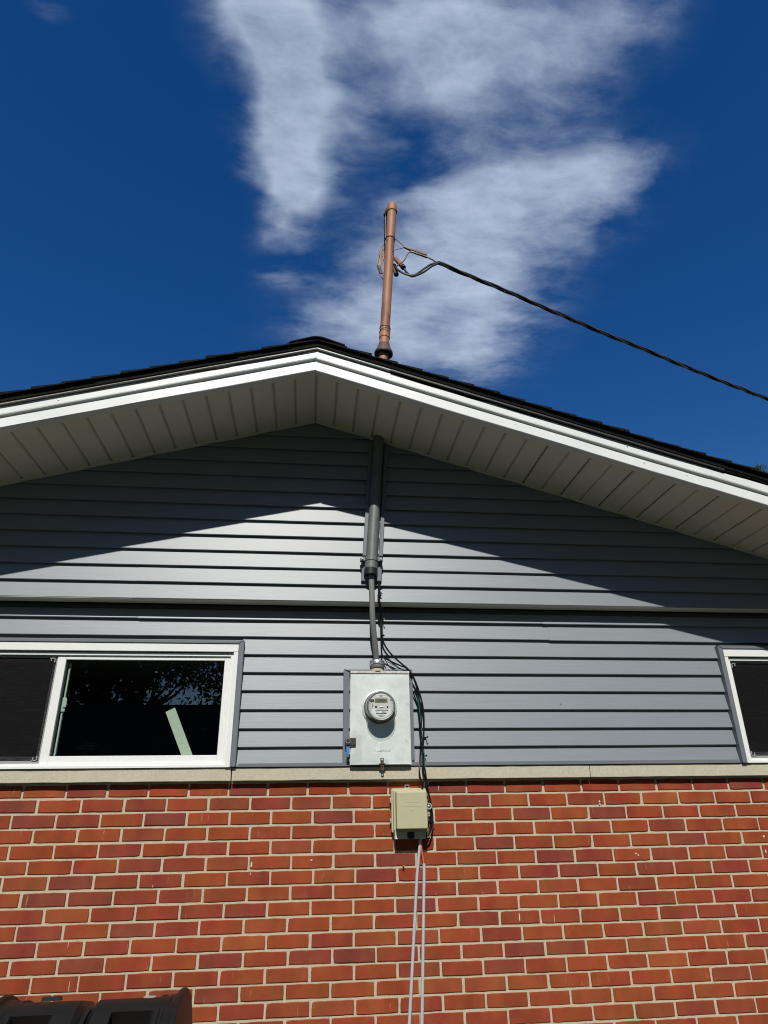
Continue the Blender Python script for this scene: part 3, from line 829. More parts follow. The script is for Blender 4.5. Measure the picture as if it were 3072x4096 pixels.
# rake boards behind
for s in (-1, 1):
    xe = XL if s < 0 else XR
    x0 = RX + s * 0.0
    p = [(x0, -0.640), (xe, -0.640), (xe, -0.605), (x0, -0.605)]
    if s < 0: p = p[::-1]
    MB().hexa([(x, y, rz(x, 0.012)) for x, y in p] + [(x, y, rz(x, 0.104)) for x, y in p]).build('rake_board', 'deck', house)

# ---- drip edge, starter, deck, shingles
def strip(x0, x1, y0, y1, o0, o1, name, mat, parent, n=1, wob=0.0):
    v = []; f = []
    for i in range(n + 1):
        x = x0 + (x1 - x0) * i / n
        w = mnoise.noise((x * 2.5, o0 * 40, 9)) * wob
        v += [(x, y0, rz(x, o0) + w), (x, y1, rz(x, o0) + w), (x, y1, rz(x, o1)), (x, y0, rz(x, o1))]
    for i in range(n):
        f += [(i * 4 + k, i * 4 + (k + 1) % 4, i * 4 + 4 + (k + 1) % 4, i * 4 + 4 + k) for k in range(4)]
    f += [(3, 2, 1, 0), (n * 4, n * 4 + 1, n * 4 + 2, n * 4 + 3)]
    return MB().add(v, f).build(name, mat, parent)
deck = MB()
for s in (-1, 1):
    xe = XL - 0.05 if s < 0 else XR + 0.05
    p = [(RX, -0.645), (xe, -0.645), (xe, YD + 0.6), (RX, YD + 0.6)]
    if s < 0: p = p[::-1]
    deck.hexa([(x, y, rz(x, 0.106)) for x, y in p] + [(x, y, rz(x, 0.150)) for x, y in p])
roof = deck.build('roof', 'deck', house)
strip(RX - 0.0005, XL - 0.03, -0.688, -0.650, 0.1135, 0.1215, 'drip_edge', 'drip', roof, 60, 0.002)
strip(RX + 0.0005, RX + 0.40, -0.688, -0.650, 0.1135, 0.1215, 'drip_edge', 'white', roof, 12, 0.002)
strip(RX + 0.40, 3.47, -0.690, -0.650, 0.110, 0.1205, 'drip_edge', 'drip_dark', roof, 60, 0.002)
strip(3.47, XR + 0.03, -0.686, -0.650, 0.116, 0.122, 'drip_edge', 'drip_dark', roof, 40, 0.002)
strip(RX, XL - 0.05, -0.694, -0.640, 0.1225, 0.1505, 'starter_strip', 'shingle', roof, 50, 0.0015)
strip(RX, XR + 0.05, -0.694, -0.640, 0.1225, 0.1505, 'starter_strip', 'shingle', roof, 50, 0.0015)
EXP = 0.139
srn = random.Random(21)
restS = MB()
for s in (-1, 1):
    xe = XL - 0.06 if s < 0 else XR + 0.06
    k = 0
    while True:
        xa = RX + s * (k * EXP + 0.0)          # upper edge
        xb = RX + s * ((k + 1) * EXP + 0.02)   # lower butt edge
        if (s < 0 and xb < xe) or (s > 0 and xb > xe): break
        y0 = -0.706 - srn.uniform(0, 0.008)
        jb = srn.uniform(-0.004, 0.006)
        def slab(mb, ya, yb, th):
            p = [(xa, ya), (xb + s * jb, ya), (xb + s * jb, yb), (xa, yb)]
            lo = [rz(xa, 0.1515), rz(xb, 0.1525), rz(xb, 0.1525), rz(xa, 0.1515)]
            hi = [rz(xa, 0.1555), rz(xb, 0.1525 + th), rz(xb, 0.1525 + th), rz(xa, 0.1555)]
            pts = [(*a, z) for a, z in zip(p, lo)] + [(*a, z) for a, z in zip(p, hi)]
            if s < 0: pts = [pts[i] for i in (3, 2, 1, 0, 7, 6, 5, 4)]
            mb.hexa(pts)
        th = srn.uniform(0.0135, 0.018)
        mb = MB(); slab(mb, y0, 0.27 + srn.uniform(-.1, .1), th); mb.build('shingle', 'shingle', roof)
        y = 0.40
        while y < YD + 0.6:
            slab(restS, y, min(YD + 0.62, y + 0.93), srn.uniform(0.011, 0.018)); y += 0.945
        k += 1
tag(restS.build('shingle_field', 'shingle', roof), kind='stuff')
restC = MB()
y = -0.712; k = 0
while y < YD + 0.6:
    mb = MB() if k < 6 else restC
    w = 0.15
    pts = [(-w, rz(RX - w, 0.168)), (-0.03, ZR + 0.1665), (0, ZR + 0.1705), (0.03, ZR + 0.1665), (w, rz(RX + w, 0.168))]
    v = []
    for yy, dz in ((y, 0.006), (y + 0.33, -0.001)):
        for x, z in pts: v.append((RX + x, yy, z + dz))
        for x, z in pts: v.append((RX + x, yy, z + dz - 0.007))
    f = []
    for i in range(4):
        f += [(i, i + 1, 11 + i, 10 + i), (5 + i, 15 + i, 16 + i, 6 + i), (i, 5 + i, 6 + i, i + 1), (10 + i, 11 + i, 16 + i, 15 + i)]
    f += [(0, 10, 15, 5), (4, 9, 19, 14)]
    mb.add(v, f)
    if k < 6: mb.build('ridge_cap', 'shingle', roof)
    y += 0.14 if k < 6 else 0.2; k += 1
tag(restC.build('ridge_cap_run', 'shingle', roof), kind='stuff')

# ------------------------------------------------------------------ service mast
LEAN = 0.0605
def mx(z): return 1.6021 + LEAN * (z - 2.7665)
MY = -0.142
AX = Vector((LEAN, 0, 1)).normalized()
def mp_(z):
    z = z + 0.007 * (z - 2.7)
    return Vector((mx(z), MY, z))
mast = thing('service_mast', mp_(2.70), 'tall leaning service mast pipe, grey under the eave and brown above the roof', 'mast')
MB().tube([mp_(2.77), mp_(3.3), mp_(3.80)], 0.0325, 28).build('lower_pipe', 'pipe', mast)
MB().tube([mp_(3.80), mp_(4.6), mp_(5.50)], 0.0325, 28).build('upper_pipe', 'brown', mast)
# end coupling and bushing
def ringm(z0, z1, r, name, mat, seg=28, bev=0.004):
    h = (z1 - z0)
    return MB().lathe([(0, 0.02), (0, r - bev), (bev, r), (h - bev, r), (h, r - bev), (h, 0.02)], mp_(z0), AX, seg).build(name, mat, mast)
ringm(2.758, 2.806, 0.0365, 'coupling', 'pipe')
ringm(2.722, 2.764, 0.0380, 'bushing', 'rubber')
cl = ringm(2.801, 2.826, 0.0400, 'clamp', 'pipe')
for sg in (-1, 1):
    MB().box(mx(2.81) + sg * 0.05 - 0.014, mx(2.81) + sg * 0.05 + 0.014, -0.158, -0.128, 2.804, 2.822).build('clamp_ear', 'pipe', cl, bevel=0.002)
    MB().tube([(mx(2.81) + sg * 0.052, -0.172, 2.813), (mx(2.81) + sg * 0.052, -0.108, 2.813)], 0.0045, 8).build('clamp_bolt', 'steel', cl)
# roof boot
MB().lathe([(0, 0.060), (0.012, 0.060), (0.03, 0.052), (0.055, 0.041), (0.075, 0.0375), (0.078, 0.033)], mp_(4.226), AX, 32).build('roof_boot', 'boot', mast)
MB().lathe([(0.0, 0.034), (0.0, 0.060), (0.004, 0.061), (0.012, 0.0605)], mp_(4.221), AX, 32).build('boot_rim', 'band', mast)
MB().lathe([(0, 0.0325), (0.002, 0.036), (0.10, 0.0345), (0.102, 0.0325)], mp_(4.35), AX, 28).build('sleeve', 'brown', mast)
def loop(z, r, tilt, th, name, mat):
    pts = []
    c = mp_(z)
    for k in range(29):
        a = 2 * math.pi * k / 28
        pts.append(c + Vector((r * math.cos(a), r * math.sin(a), tilt * math.cos(a))))
    return MB().tube(pts, th, 6, cap=False).build(name, mat, mast)
for z, t in ((4.432, -0.004), (4.412, 0.006), (4.395, -0.005)): loop(z, 0.0352, t, 0.0022, 'band', 'band')
loop(5.222, 0.0345, -0.004, 0.0028, 'band', 'band')
# weatherhead: hood facing away from the viewer, to the left and back
hd = MB()
prof = [(0, 0.0335), (0.0, 0.0375), (0.006, 0.0385), (0.045, 0.0375), (0.070, 0.032), (0.086, 0.022), (0.094, 0.010), (0.096, 0.0002)]
hd.lathe(prof, mp_(5.487), AX, 28)
hood = hd.build('weatherhead', 'brown', mast)
back = Vector((-0.72, 0.69, 0)).normalized()
nose = MB(); c0 = mp_(5.525)
nose.tube([c0, c0 + back * 0.035 + Vector((0, 0, -0.004)), c0 + back * 0.058 + Vector((0, 0, -0.022))], [0.032, 0.028, 0.017], 14)
nose.build('hood_nose', 'brown2', hood)
MB().tube([c0 + back * 0.058 + Vector((0, 0, -0.022)), c0 + back * 0.060 + Vector((0, 0, -0.034))], [0.019, 0.015], 12).build('wire_insert', 'band', hood)

# conductors leaving the weatherhead
wire_top = c0 + back * 0.058 + Vector((0, 0, -0.03))
lead = thing('conductor_bundle', (1.70, -0.20, 4.90), 'frayed tan strand bundle hanging in a loop behind the brown mast', 'wires')
core = [(1.731, -0.12, 5.391), (1.727, -0.10, 5.33), (1.711, -0.09, 5.267), (1.687, -0.09, 5.195), (1.672, -0.10, 5.135), (1.664, -0.11, 5.066), (1.667, -0.12, 5.009), (1.677, -0.12, 4.952)]
wr = random.Random(4)
for i in range(13):
    t = i / 12
    dx = 0.045 * t
    pts = []
    for k, p in enumerate(core):
        spread = math.sin(math.pi * min(1, (k + 0.3) / 7.3)) ** 0.8
        pts.append((p[0] + dx * spread + wr.gauss(0, 0.0025), p[1] + wr.gauss(0, 0.006) * spread + 0.01 * spread, p[2] + wr.gauss(0, 0.006) - dx * 0.35 * spread))
    MB().tube(spline(pts, 0.03), 0.0024, 5).build('strand', 'tan' if i % 3 else 'brown2', lead)
coil = []
for k in range(61):
    a = k / 60
    base = Vector((1.667, -0.12, 5.009)).lerp(Vector((1.686, -0.12, 4.935)), a)
    th = a * 2 * math.pi * 7
    coil.append(base + Vector((0.0105 * math.cos(th), 0.0105 * math.sin(th), 0)))
MB().tube(coil, 0.0032, 5).build('wrap', 'tan', lead)
MB().tube(spline([(1.667, -0.12, 5.02), (1.680, -0.12, 4.945), (1.690, -0.12, 4.911), (1.709, -0.11, 4.889)], 0.01), 0.006, 8).build('tail', 'tan', lead)
MB().tube(spline([tuple(wire_top), (1.722, -0.10, 5.40), (1.722, -0.10, 5.25), (1.722, -0.105, 5.12)], 0.03), 0.0095, 10).build('lead_wire', 'cable', lead)

# overhead drop: two insulated conductors twisted round a bare neutral
TR = [(2.082, -0.2, 4.995), (2.26, -0.154, 4.962), (2.624, -0.04, 4.921), (3.003, 0.075, 4.867), (3.4, 0.189, 4.805), (3.815, 0.304, 4.749), (4.245, 0.418, 4.677), (4.69, 0.532, 4.610), (4.967, 0.6, 4.568), (6.6, 1.06, 4.42), (9.0, 1.74, 4.52), (12.0, 2.6, 5.15), (14.6, 3.3, 6.05)]
drop = thing('overhead_cable', (2.082, -0.2, 4.9), 'black twisted overhead service cable running from the mast to the right', 'cable')
axis = spline(TR, 0.03)
def twisted(phase, r, R):
    out = []; s = 0
    for i, p in enumerate(axis):
        if i: s += (p - axis[i - 1]).length
        t = (axis[min(i + 1, len(axis) - 1)] - axis[max(0, i - 1)]).normalized()
        a = Vector((0, 0, 1)); a = (a - t * a.dot(t)).normalized(); b = t.cross(a)
        th = phase + 2 * math.pi * s / 0.58
        out.append(p + (a * math.cos(th) + b * math.sin(th)) * R)
    return out
loopA = spline([(1.775, -0.13, 5.02), (1.793, -0.165, 4.945), (1.824, -0.19, 4.893), (1.864, -0.2, 4.866), (1.908, -0.2, 4.871), (1.968, -0.2, 4.926), (2.022, -0.2, 4.976)], 0.02)
loopB = spline([(1.832, -0.2, 4.929), (1.850, -0.2, 4.892), (1.885, -0.2, 4.856), (1.925, -0.2, 4.872), (1.975, -0.2, 4.905), (2.03, -0.2, 4.960)], 0.02)
MB().tube(loopA + twisted(0.3, 0, 0.0088), 0.0074, 8).build('conductor', 'drop', drop)
MB().tube(loopB + twisted(0.3 + 2.1, 0, 0.0088), 0.0074, 8).build('conductor', 'drop', drop)
MB().tube([(1.992, -0.2, 5.046), (2.04, -0.2, 5.02)] + twisted(0.3 + 4.2, 0, 0.0095), 0.0058, 7).build('neutral', 'bare', drop)
# wedge clamp, bail wires, splices
clampo = thing('wedge_clamp', (1.94, -0.2, 5.07), 'brown wedge clamp holding the overhead cable beside the mast', 'clamp')
d = (Vector((1.995, -0.2, 5.05)) - Vector((1.892, -0.2, 5.089))).normalized(); nn = Vector((0.36, 0, 0.93)); yy = Vector((0, 1, 0))
def wedge(p, q, w0, w1, h0, h1):
    p, q = Vector(p), Vector(q)
    return [p - yy * w0 - nn * h0, q - yy * w1 - nn * h1, q + yy * w1 - nn * h1, p + yy * w0 - nn * h0, p - yy * w0 + nn * h0, q - yy * w1 + nn * h1, q + yy * w1 + nn * h1, p + yy * w0 + nn * h0]
MB().hexa(wedge((1.888, -0.2, 5.098), (1.998, -0.2, 5.058), 0.010, 0.014, 0.008, 0.012)).build('clamp_shell', 'brown2', clampo, bevel=0.002)
MB().hexa(wedge((1.885, -0.2, 5.082), (2.000, -0.2, 5.040), 0.006, 0.008, 0.003, 0.004)).build('wedge', 'lock', clampo)
MB().hexa(wedge((1.836, -0.2, 5.118), (1.892, -0.2, 5.094), 0.006, 0.009, 0.003, 0.005)).build('bail_plate', 'brown2', clampo)
MB().tube([(1.770, -0.172, 5.232), (1.842, -0.2, 5.124)], 0.0025, 6).build('bail_wire', 'band', clampo)
MB().tube([(1.760, -0.165, 5.112), (1.842, -0.2, 5.114)], 0.0028, 6).build('bail_wire', 'steel', clampo)
jump = thing('bonding_jumper', (1.79, -0.2, 4.93), 'thin brown stranded wire looping from the wedge clamp to the splices', 'wire')
MB().tube(spline([(1.900, -0.2, 5.074), (1.876, -0.21, 5.066), (1.858, -0.22, 5.03), (1.842, -0.225, 4.99), (1.822, -0.225, 4.955), (1.800, -0.22, 4.938), (1.780, -0.21, 4.925)], 0.01), 0.0052, 8).build('strand', 'brown2', jump)
for a, b, nm in (((1.780, -0.165, 5.045), (1.832, -0.2, 4.929), 'brown sleeve splice on the cable, farther from the mast'), ((1.776, -0.12, 5.03), (1.790, -0.135, 4.925), 'dark sleeve splice close against the mast')):
    sp = thing('splice_sleeve', b, nm, 'connector', 'splices beside the mast')
    A, B = Vector(a), Vector(b); dd = (B - A).normalized()
    MB().tube([A, A + dd * 0.008, B - dd * 0.008, B], [0.012, 0.0165, 0.0165, 0.013], 14).build('sleeve', 'brown2', sp)
    MB().tube([B - dd * 0.012, B + dd * 0.003], [0.0180, 0.0175], 14).build('end_collar', 'band', sp)

# grey channel the mast is set in on the upper siding
chan = thing('mast_channel', (1.605, -0.11, 2.70), 'grey trim channel on the siding behind the lower mast pipe', 'trim')
def cx(z): return 1.6085 + 0.058 * (z - 2.76)
for sg in (-1, 1):
    m = MB()
    for (z0, z1, w) in ((2.845, 3.56, 0.057),):
        p = [(cx(z0) + sg * w, -0.128), (cx(z0) + sg * (w - 0.022), -0.128), (cx(z0) + sg * (w - 0.022), -0.100), (cx(z0) + sg * w, -0.100)]
        q = [(x + 0.058 * (z1 - z0), y) for x, y in p]
        if sg > 0: p, q = p[::-1], q[::-1]
        m.hexa([(*a, z0) for a in p] + [(*a, z1) for a in q])
    m.build('side_strip', 'trim', chan, bevel=0.002)
MB().prism_y([(cx(2.845) - 0.034, 2.845), (cx(2.845) + 0.034, 2.845), (cx(3.56) + 0.034, 3.56), (cx(3.56) - 0.034, 3.56)], -0.1075, -0.095).build('channel_web', 'trim', chan)
MB().prism_y([(1.5475, 2.694), (1.6620, 2.696), (1.6685, 2.838), (1.5560, 2.838)], -0.130, -0.100).build('foot_block', 'trim', chan, bevel=0.003)

# service cable down to the meter box
se = MB().tube(spline([(1.604, -0.142, 2.765), (1.604, -0.142, 2.715), (1.606, -0.141, 2.64), (1.608, -0.138, 2.572), (1.610, -0.128, 2.5), (1.615, -0.115, 2.440), (1.623, -0.095, 2.382), (1.631, -0.072, 2.325), (1.638, -0.050, 2.265), (1.641, -0.042, 2.225)], 0.02), 0.0155, 16, flat=0.72).build('service_cable', 'se')
tag(se, 'thick grey service cable between the mast pipe and the meter box', 'cable')

# ------------------------------------------------------------------ meter box
bx = thing('meter_box', (1.655, -0.03, 1.741), 'galvanised electric meter box with a round glass meter on its cover', 'meter box')
BX0, BX1, BZ0, BZ1, BY = 1.4965, 1.8120, 1.7405, 2.1965, -0.066
MB().box(BX0 + 0.002, BX1 - 0.002, BY + 0.006, 0.05, BZ0 + 0.002, BZ1 + 0.004).build('body', 'steel', bx, bevel=0.003)
v = []; nx, nz = 14, 20
for j in range(nz + 1):
    for i in range(nx + 1):
        x = BX0 + (BX1 - BX0) * i / nx; z = BZ0 + (BZ1 - BZ0) * j / nz
        bow = mnoise.noise((x * 6, z * 5, 1)) * 0.0012
        if i in (0, nx) or j in (0, nz): bow = 0.001
        v.append((x, BY + bow, z))
f = [(j * (nx + 1) + i, j * (nx + 1) + i + 1, (j + 1) * (nx + 1) + i + 1, (j + 1) * (nx + 1) + i) for j in range(nz) for i in range(nx)]
cov = MB().add(v, f, True)
cov.box(BX0, BX1, BY + 0.0015, BY + 0.012, BZ0, BZ1)
cover = cov.build('cover', 'box', bx)
MB().box(BX0 - 0.0015, BX1 + 0.0015, BY - 0.004, 0.03, BZ1 + 0.001, BZ1 + 0.0145).build('top_cap', 'box_top', bx, bevel=0.002)
MB().tube([(BX1 - 0.01, BY - 0.0005, BZ0 + 0.002), (BX0 + 0.01, BY - 0.0005, BZ0 + 0.002)], 0.0012, 6).build('cover_lip', 'steel', bx)
text_mesh('MILBANK', 0.0185, 1.660, BY - 0.0013, 1.810, 'box', bx, 'lettering', depth=0.0008, sx=1.15)
# flashing round the box
t = MB()
t.prism_y([(1.4605, 1.752), (BX0 - 0.004, 1.752), (BX0 - 0.004, 2.206), (1.4605, 2.221)], -0.047, -0.005)
t.prism_y([(BX1 + 0.004, 1.755), (1.833, 1.766), (1.833, 2.224), (BX1 + 0.004, 2.208)], -0.047, -0.005)
t.prism_y([(1.4612, 2.2225), (BX0 - 0.0035, 2.2125), (BX1 + 0.0035, 2.2125), (1.8323, 2.2255)], -0.049, -0.005)
t.build('flashing', 'trim', bx, bevel=0.002)
# hub on top
hub = MB()
hub.lathe([(0, 0.0001), (0, 0.034), (0.020, 0.033), (0.022, 0.030)], (1.642, -0.042, 2.211), (0, 0, 1), 28)
hub = hub.build('hub', 'lime', bx)
MB().lathe([(0, 0.030), (0, 0.0375), (0.003, 0.039), (0.012, 0.039), (0.014, 0.036), (0.020, 0.036), (0.020, 0.016)], (1.642, -0.042, 2.229), (0, 0, 1), 20).build('lock_nut', 'pipe', hub)
MB().lathe([(0, 0.0385), (0.002, 0.0405), (0.018, 0.040), (0.020, 0.0385)], (1.641, -0.042, 2.250), (0.03, 0, 1), 28).build('strap_band', 'steel', hub)
for k in range(9):
    a = math.radians(200 + k * 17.5)
    MB().lathe([(0, 0.0001), (0.0012, 0.0024), (0.0014, 0.0001)], (1.6415 + 0.0400 * math.cos(a), -0.042 + 0.0400 * math.sin(a), 2.260), (math.cos(a), math.sin(a), 0), 8).build('strap_hole', 'ink', hub)
# meter
MC = Vector((1.650, 0, 2.0195))
def my(y): return MC + Vector((0, y, 0))
MB().lathe([(0, 0.060), (0, 0.0915), (0.004, 0.0925), (0.010, 0.089), (0.012, 0.0835), (0.016, 0.083)], my(BY - 0.0005), (0, -1, 0), 48).build('socket_ring', 'box', bx)
MY0 = BY - 0.012
meter = MB().lathe([(0, 0.081), (0.004, 0.082), (0.012, 0.0815), (0.014, 0.0735), (0.015, 0.0685), (0.070, 0.0685), (0.070, 0.0640), (0.068, 0.0640)], my(MY0), (0, -1, 0), 48).build('meter', 'mbody', bx)
MB().disc(my(MY0 - 0.0686), (0, -1, 0), 0.0645, 48).build('face_plate', 'plate', meter)
MB().lathe([(0.0, 0.0645), (0.003, 0.0660), (0.0035, 0.0690), (0.002, 0.0698)], my(MY0 - 0.069), (0, -1, 0), 48).build('face_rim', 'steel', meter)
dome = MB().lathe([(0.012, 0.0790), (0.014, 0.0775), (0.040, 0.0765), (0.072, 0.0750), (0.080, 0.0735), (0.085, 0.0695), (0.087, 0.0600), (0.088, 0.030), (0.088, 0.0002)], my(MY0), (0, -1, 0), 48).build('glass_dome', 'dome', meter)
FY = MY0 - 0.0690
def fbox(x0, x1, z0, z1, mat, name, y=0.0, th=0.0006):
    return MB().box(MC.x + x0, MC.x + x1, FY - y - th, FY - y, MC.z + z0, MC.z + z1).build(name, mat, meter)
fbox(-0.032, 0.034, 0.016, 0.038, 'steel', 'display_bezel', 0, 0.0016)
fbox(-0.030, 0.032, 0.0185, 0.0355, 'lcd', 'display', 0.0017)
text_mesh('102254', 0.0150, MC.x + 0.003, FY - 0.0027, MC.z + 0.027, 'ink', meter, 'reading', sx=0.8)
fbox(-0.024, 0.024, 0.043, 0.0585, 'label', 'upper_label')
for z, a, b in ((0.053, -0.013, 0.014), (0.0495, -0.005, 0.004), (0.0462, -0.006, 0.009)):
    fbox(a, b, z - 0.0006, z + 0.0006, 'ink', 'print_line', 0.0007)
fbox(0.018, 0.021, 0.050, 0.053, 'ink', 'print_mark', 0.0007)
# lower paper label: segment of the disc
pts = []
for k in range(25):
    a = math.radians(205 + 130 * k / 24); pts.append((MC.x + 0.0615 * math.cos(a) * (0.93), MC.z + 0.0615 * math.sin(a)))
pts = [(MC.x - 0.0475, MC.z - 0.012)] + [p for p in pts if p[1] < MC.z - 0.020 and abs(p[0] - MC.x) < 0.0478] + [(MC.x + 0.0475, MC.z - 0.012)]
MB().prism_y(pts, FY - 0.0007, FY - 0.0001).build('lower_label', 'label', meter)
text_mesh('FOCUS AXRe SD', 0.0072, MC.x + 0.003, FY - 0.0009, MC.z - 0.0165, 'ink', meter, 'lettering', sx=1.0)
text_mesh('ACS', 0.0080, MC.x - 0.021, FY - 0.0009, MC.z - 0.0300, 'ink', meter, 'lettering', sx=1.1)
for z, a, b, h in ((-0.0225, -0.030, 0.034, 0.0010), (-0.0285, 0.004, 0.022, 0.0006), (-0.0325, 0.004, 0.024, 0.0006), (-0.0375, -0.026, 0.030, 0.0018), (-0.0445, -0.010, 0.010, 0.0005), (-0.0495, -0.018, 0.020, 0.0014), (-0.0535, -0.008, 0.008, 0.0004)):
    fbox(a, b, z - h, z + h, 'ink', 'print_line', 0.0009)
fbox(-0.050, 0.048, -0.0118, -0.0110, 'ink', 'plate_seam', 0.0001)
fbox(-0.032, -0.020, -0.008, -0.001, 'ink', 'port', 0.0001, 0.001)
MB().lathe([(0, 0.0085), (0.002, 0.008), (0.0025, 0.0001)], my(FY) + Vector((-0.050, 0, 0.0265)), (0, -1, 0), 16).build('reset_button', 'mbody', meter)
fbox(-0.044, -0.036, 0.0205, 0.0325, 'lock', 'reset_tab', 0, 0.002)
for k in range(5):
    for sg in (-1, 1):
        fbox(sg * 0.058 - 0.005, sg * 0.058 + 0.005, 0.013 - k * 0.009, 0.0136 - k * 0.009, 'mbody', 'plate_rib', 0.0002, 0.0005)
MB().lathe([(0, 0.0001), (0, 0.0052), (0.002, 0.0045), (0.002, 0.0001)], my(FY) + Vector((0.051, 0, 0.029)), (0, -1, 0), 12).build('seal_screw', 'steel', meter)
m = MB().tube([my(FY - 0.001) + Vector((-0.045, 0, 0.012)), my(FY - 0.001) + Vector((-0.045, 0, -0.004))], 0.0022, 8); m.build('slot_pin', 'steel', meter)
m = MB().tube([my(FY - 0.001) + Vector((-0.006, 0, -0.0055)), my(FY - 0.001) + Vector((0.013, 0, -0.0055))], 0.0022, 8); m.build('slot_pin', 'steel', meter)
MB().tube([my(FY - 0.0005) + Vector((0.0295, 0, -0.0055)), my(FY - 0.0005) + Vector((0.0375, 0, -0.0055))], 0.0052, 12).build('optical_port', 'ink', meter)
MB().tube([my(FY - 0.0005) + Vector((0.0295, 0, -0.019)), my(FY - 0.0005) + Vector((0.0375, 0, -0.019))], 0.0058, 12).build('port_cover', 'plate', meter)
# hasp at the bottom of the cover
h = MB(); h.box(1.6520, 1.6690, BY - 0.0055, BY - 0.0010, 1.747, 1.772).build('hasp', 'rust', bx, bevel=0.001)
MB().lathe([(0, 0.0045), (0.004, 0.0045), (0.005, 0.0001)], (1.6605, BY - 0.0055, 1.763), (0, -1, 0), 12).build('hasp_rivet', 'steel', bx)
MB().box(1.6450, 1.6770, BY - 0.012, BY - 0.0010, 1.7430, 1.7465).build('hasp_bar', 'rust', bx)
MB().frame(1.6540, 1.6685, 1.7170, 1.7425, 0.0035, 0.0035, 0.006, 0.010, BY - 0.007, BY - 0.004).build('hasp_loop', 'rust', bx)
# barrel lock on the left edge
lk = MB(); lk.box(1.490, 1.5260, BY - 0.013, BY - 0.0008, 1.832, 1.872); lk = lk.build('barrel_lock', 'lock', bx, bevel=0.004)
MB().tube([(1.485, BY + 0.012, 1.852), (1.485, BY - 0.026, 1.852)], 0.0155, 18).build('lock_barrel', 'lock', lk)
MB().lathe([(0, 0.0105), (0.001, 0.0125), (0.0025, 0.0120), (0.0025, 0.0100)], (1.485, BY - 0.026, 1.854), (0, -1, 0), 20).build('lock_ring', 'steel', lk)
MB().tube(spline([(1.477, BY - 0.027, 1.849), (1.474, BY - 0.028, 1.835), (1.483, BY - 0.029, 1.823), (1.494, BY - 0.028, 1.828), (1.496, BY - 0.027, 1.847)], 0.004), 0.0010, 6).build('seal_wire', 'steel', lk)
tagp = MB().box(1.476, 1.491, BY - 0.031, BY - 0.027, 1.789, 1.825).build('seal_tag', 'blue', lk, bevel=0.001)
for k in range(6): MB().box(1.4915, 1.4942, BY - 0.0302, BY - 0.0278, 1.793 + k * 0.0048, 1.7955 + k * 0.0048).build('tag_tooth', 'tagw', tagp)

# ------------------------------------------------------------------ black cables
def cable(name, pts, r, mat, label, cat='cable', group=None, n=8):
    o = MB().tube(spline(pts, 0.012), r, n).build(name, mat)
    tag(o, label, cat, group); return o
A1 = [(1.645, -0.125, 2.712), (1.648, -0.123, 2.645), (1.644, -0.122, 2.604), (1.650, -0.119, 2.564), (1.662, -0.078, 2.537), (1.667, -0.060, 2.504), (1.669, -0.058, 2.452), (1.669, -0.057, 2.419), (1.675, -0.056, 2.374), (1.698, -0.056, 2.329), (1.737, -0.057, 2.285), (1.787, -0.0585, 2.241), (1.806, -0.060, 2.226), (1.836, -0.063, 2.179), (1.861, -0.060, 2.115), (1.880, -0.058, 2.041), (1.886, -0.054, 1.984), (1.885, -0.052, 1.922), (1.880, -0.052, 1.867), (1.875, -0.052, 1.822), (1.871, -0.054, 1.772), (1.871, -0.062, 1.728), (1.875, -0.062, 1.694), (1.887, -0.055, 1.651), (1.898, -0.040, 1.608), (1.909, -0.034, 1.561), (1.915, -0.032, 1.514), (1.916, -0.032, 1.477), (1.912, -0.034, 1.441), (1.893, -0.042, 1.404), (1.866, -0.045, 1.398)]
cable('black_cable', A1, 0.0050, 'cable', 'thickest black cable, sweeping widest past the meter box to below the beige box', group='black cables beside the meter box')
B1 = [(1.652, -0.113, 2.712), (1.653, -0.113, 2.64), (1.651, -0.113, 2.59), (1.657, -0.108, 2.560), (1.663, -0.050, 2.52), (1.664, -0.046, 2.44), (1.665, -0.046, 2.38), (1.667, -0.046, 2.327), (1.672, -0.047, 2.293), (1.705, -0.050, 2.272), (1.760, -0.056, 2.245), (1.804, -0.0645, 2.223), (1.838, -0.063, 2.168), (1.860, -0.055, 2.094), (1.870, -0.050, 2.026), (1.873, -0.046, 1.953), (1.869, -0.043, 1.877), (1.865, -0.042, 1.822), (1.859, -0.046, 1.753), (1.853, -0.058, 1.704), (1.861, -0.050, 1.656), (1.871, -0.032, 1.618)]
cable('black_cable', B1, 0.0042, 'cable', 'black cable hugging the meter box edge and ending on top of the beige box', group='black cables beside the meter box')
C1 = [(1.815, -0.045, 2.152), (1.828, -0.042, 2.12), (1.845, -0.041, 2.075), (1.859, -0.041, 2.027), (1.864, -0.040, 1.954), (1.867, -0.040, 1.878), (1.876, -0.044, 1.822), (1.878, -0.047, 1.763), (1.884, -0.058, 1.704), (1.889, -0.052, 1.661), (1.890, -0.036, 1.608), (1.895, -0.030, 1.571), (1.904, -0.028, 1.533), (1.908, -0.028, 1.487), (1.902, -0.030, 1.441), (1.878, -0.040, 1.404)]
cable('black_cable', C1, 0.0038, 'cable', 'thinnest black cable, emerging from behind the meter box side', group='black cables beside the meter box')
T1 = [(1.699, -0.042, 2.267), (1.732, -0.045, 2.245), (1.788, -0.057, 2.222), (1.831, -0.058, 2.194), (1.853, -0.052, 2.116), (1.866, -0.047, 2.016), (1.871, -0.047, 1.944), (1.879, -0.046, 1.852), (1.885, -0.048, 1.773), (1.881, -0.058, 1.704), (1.878, -0.042, 1.645), (1.876, -0.032, 1.622)]
cable('ground_wire', T1, 0.0017, 'teal', 'thin green ground wire running along the black cables', 'wire')
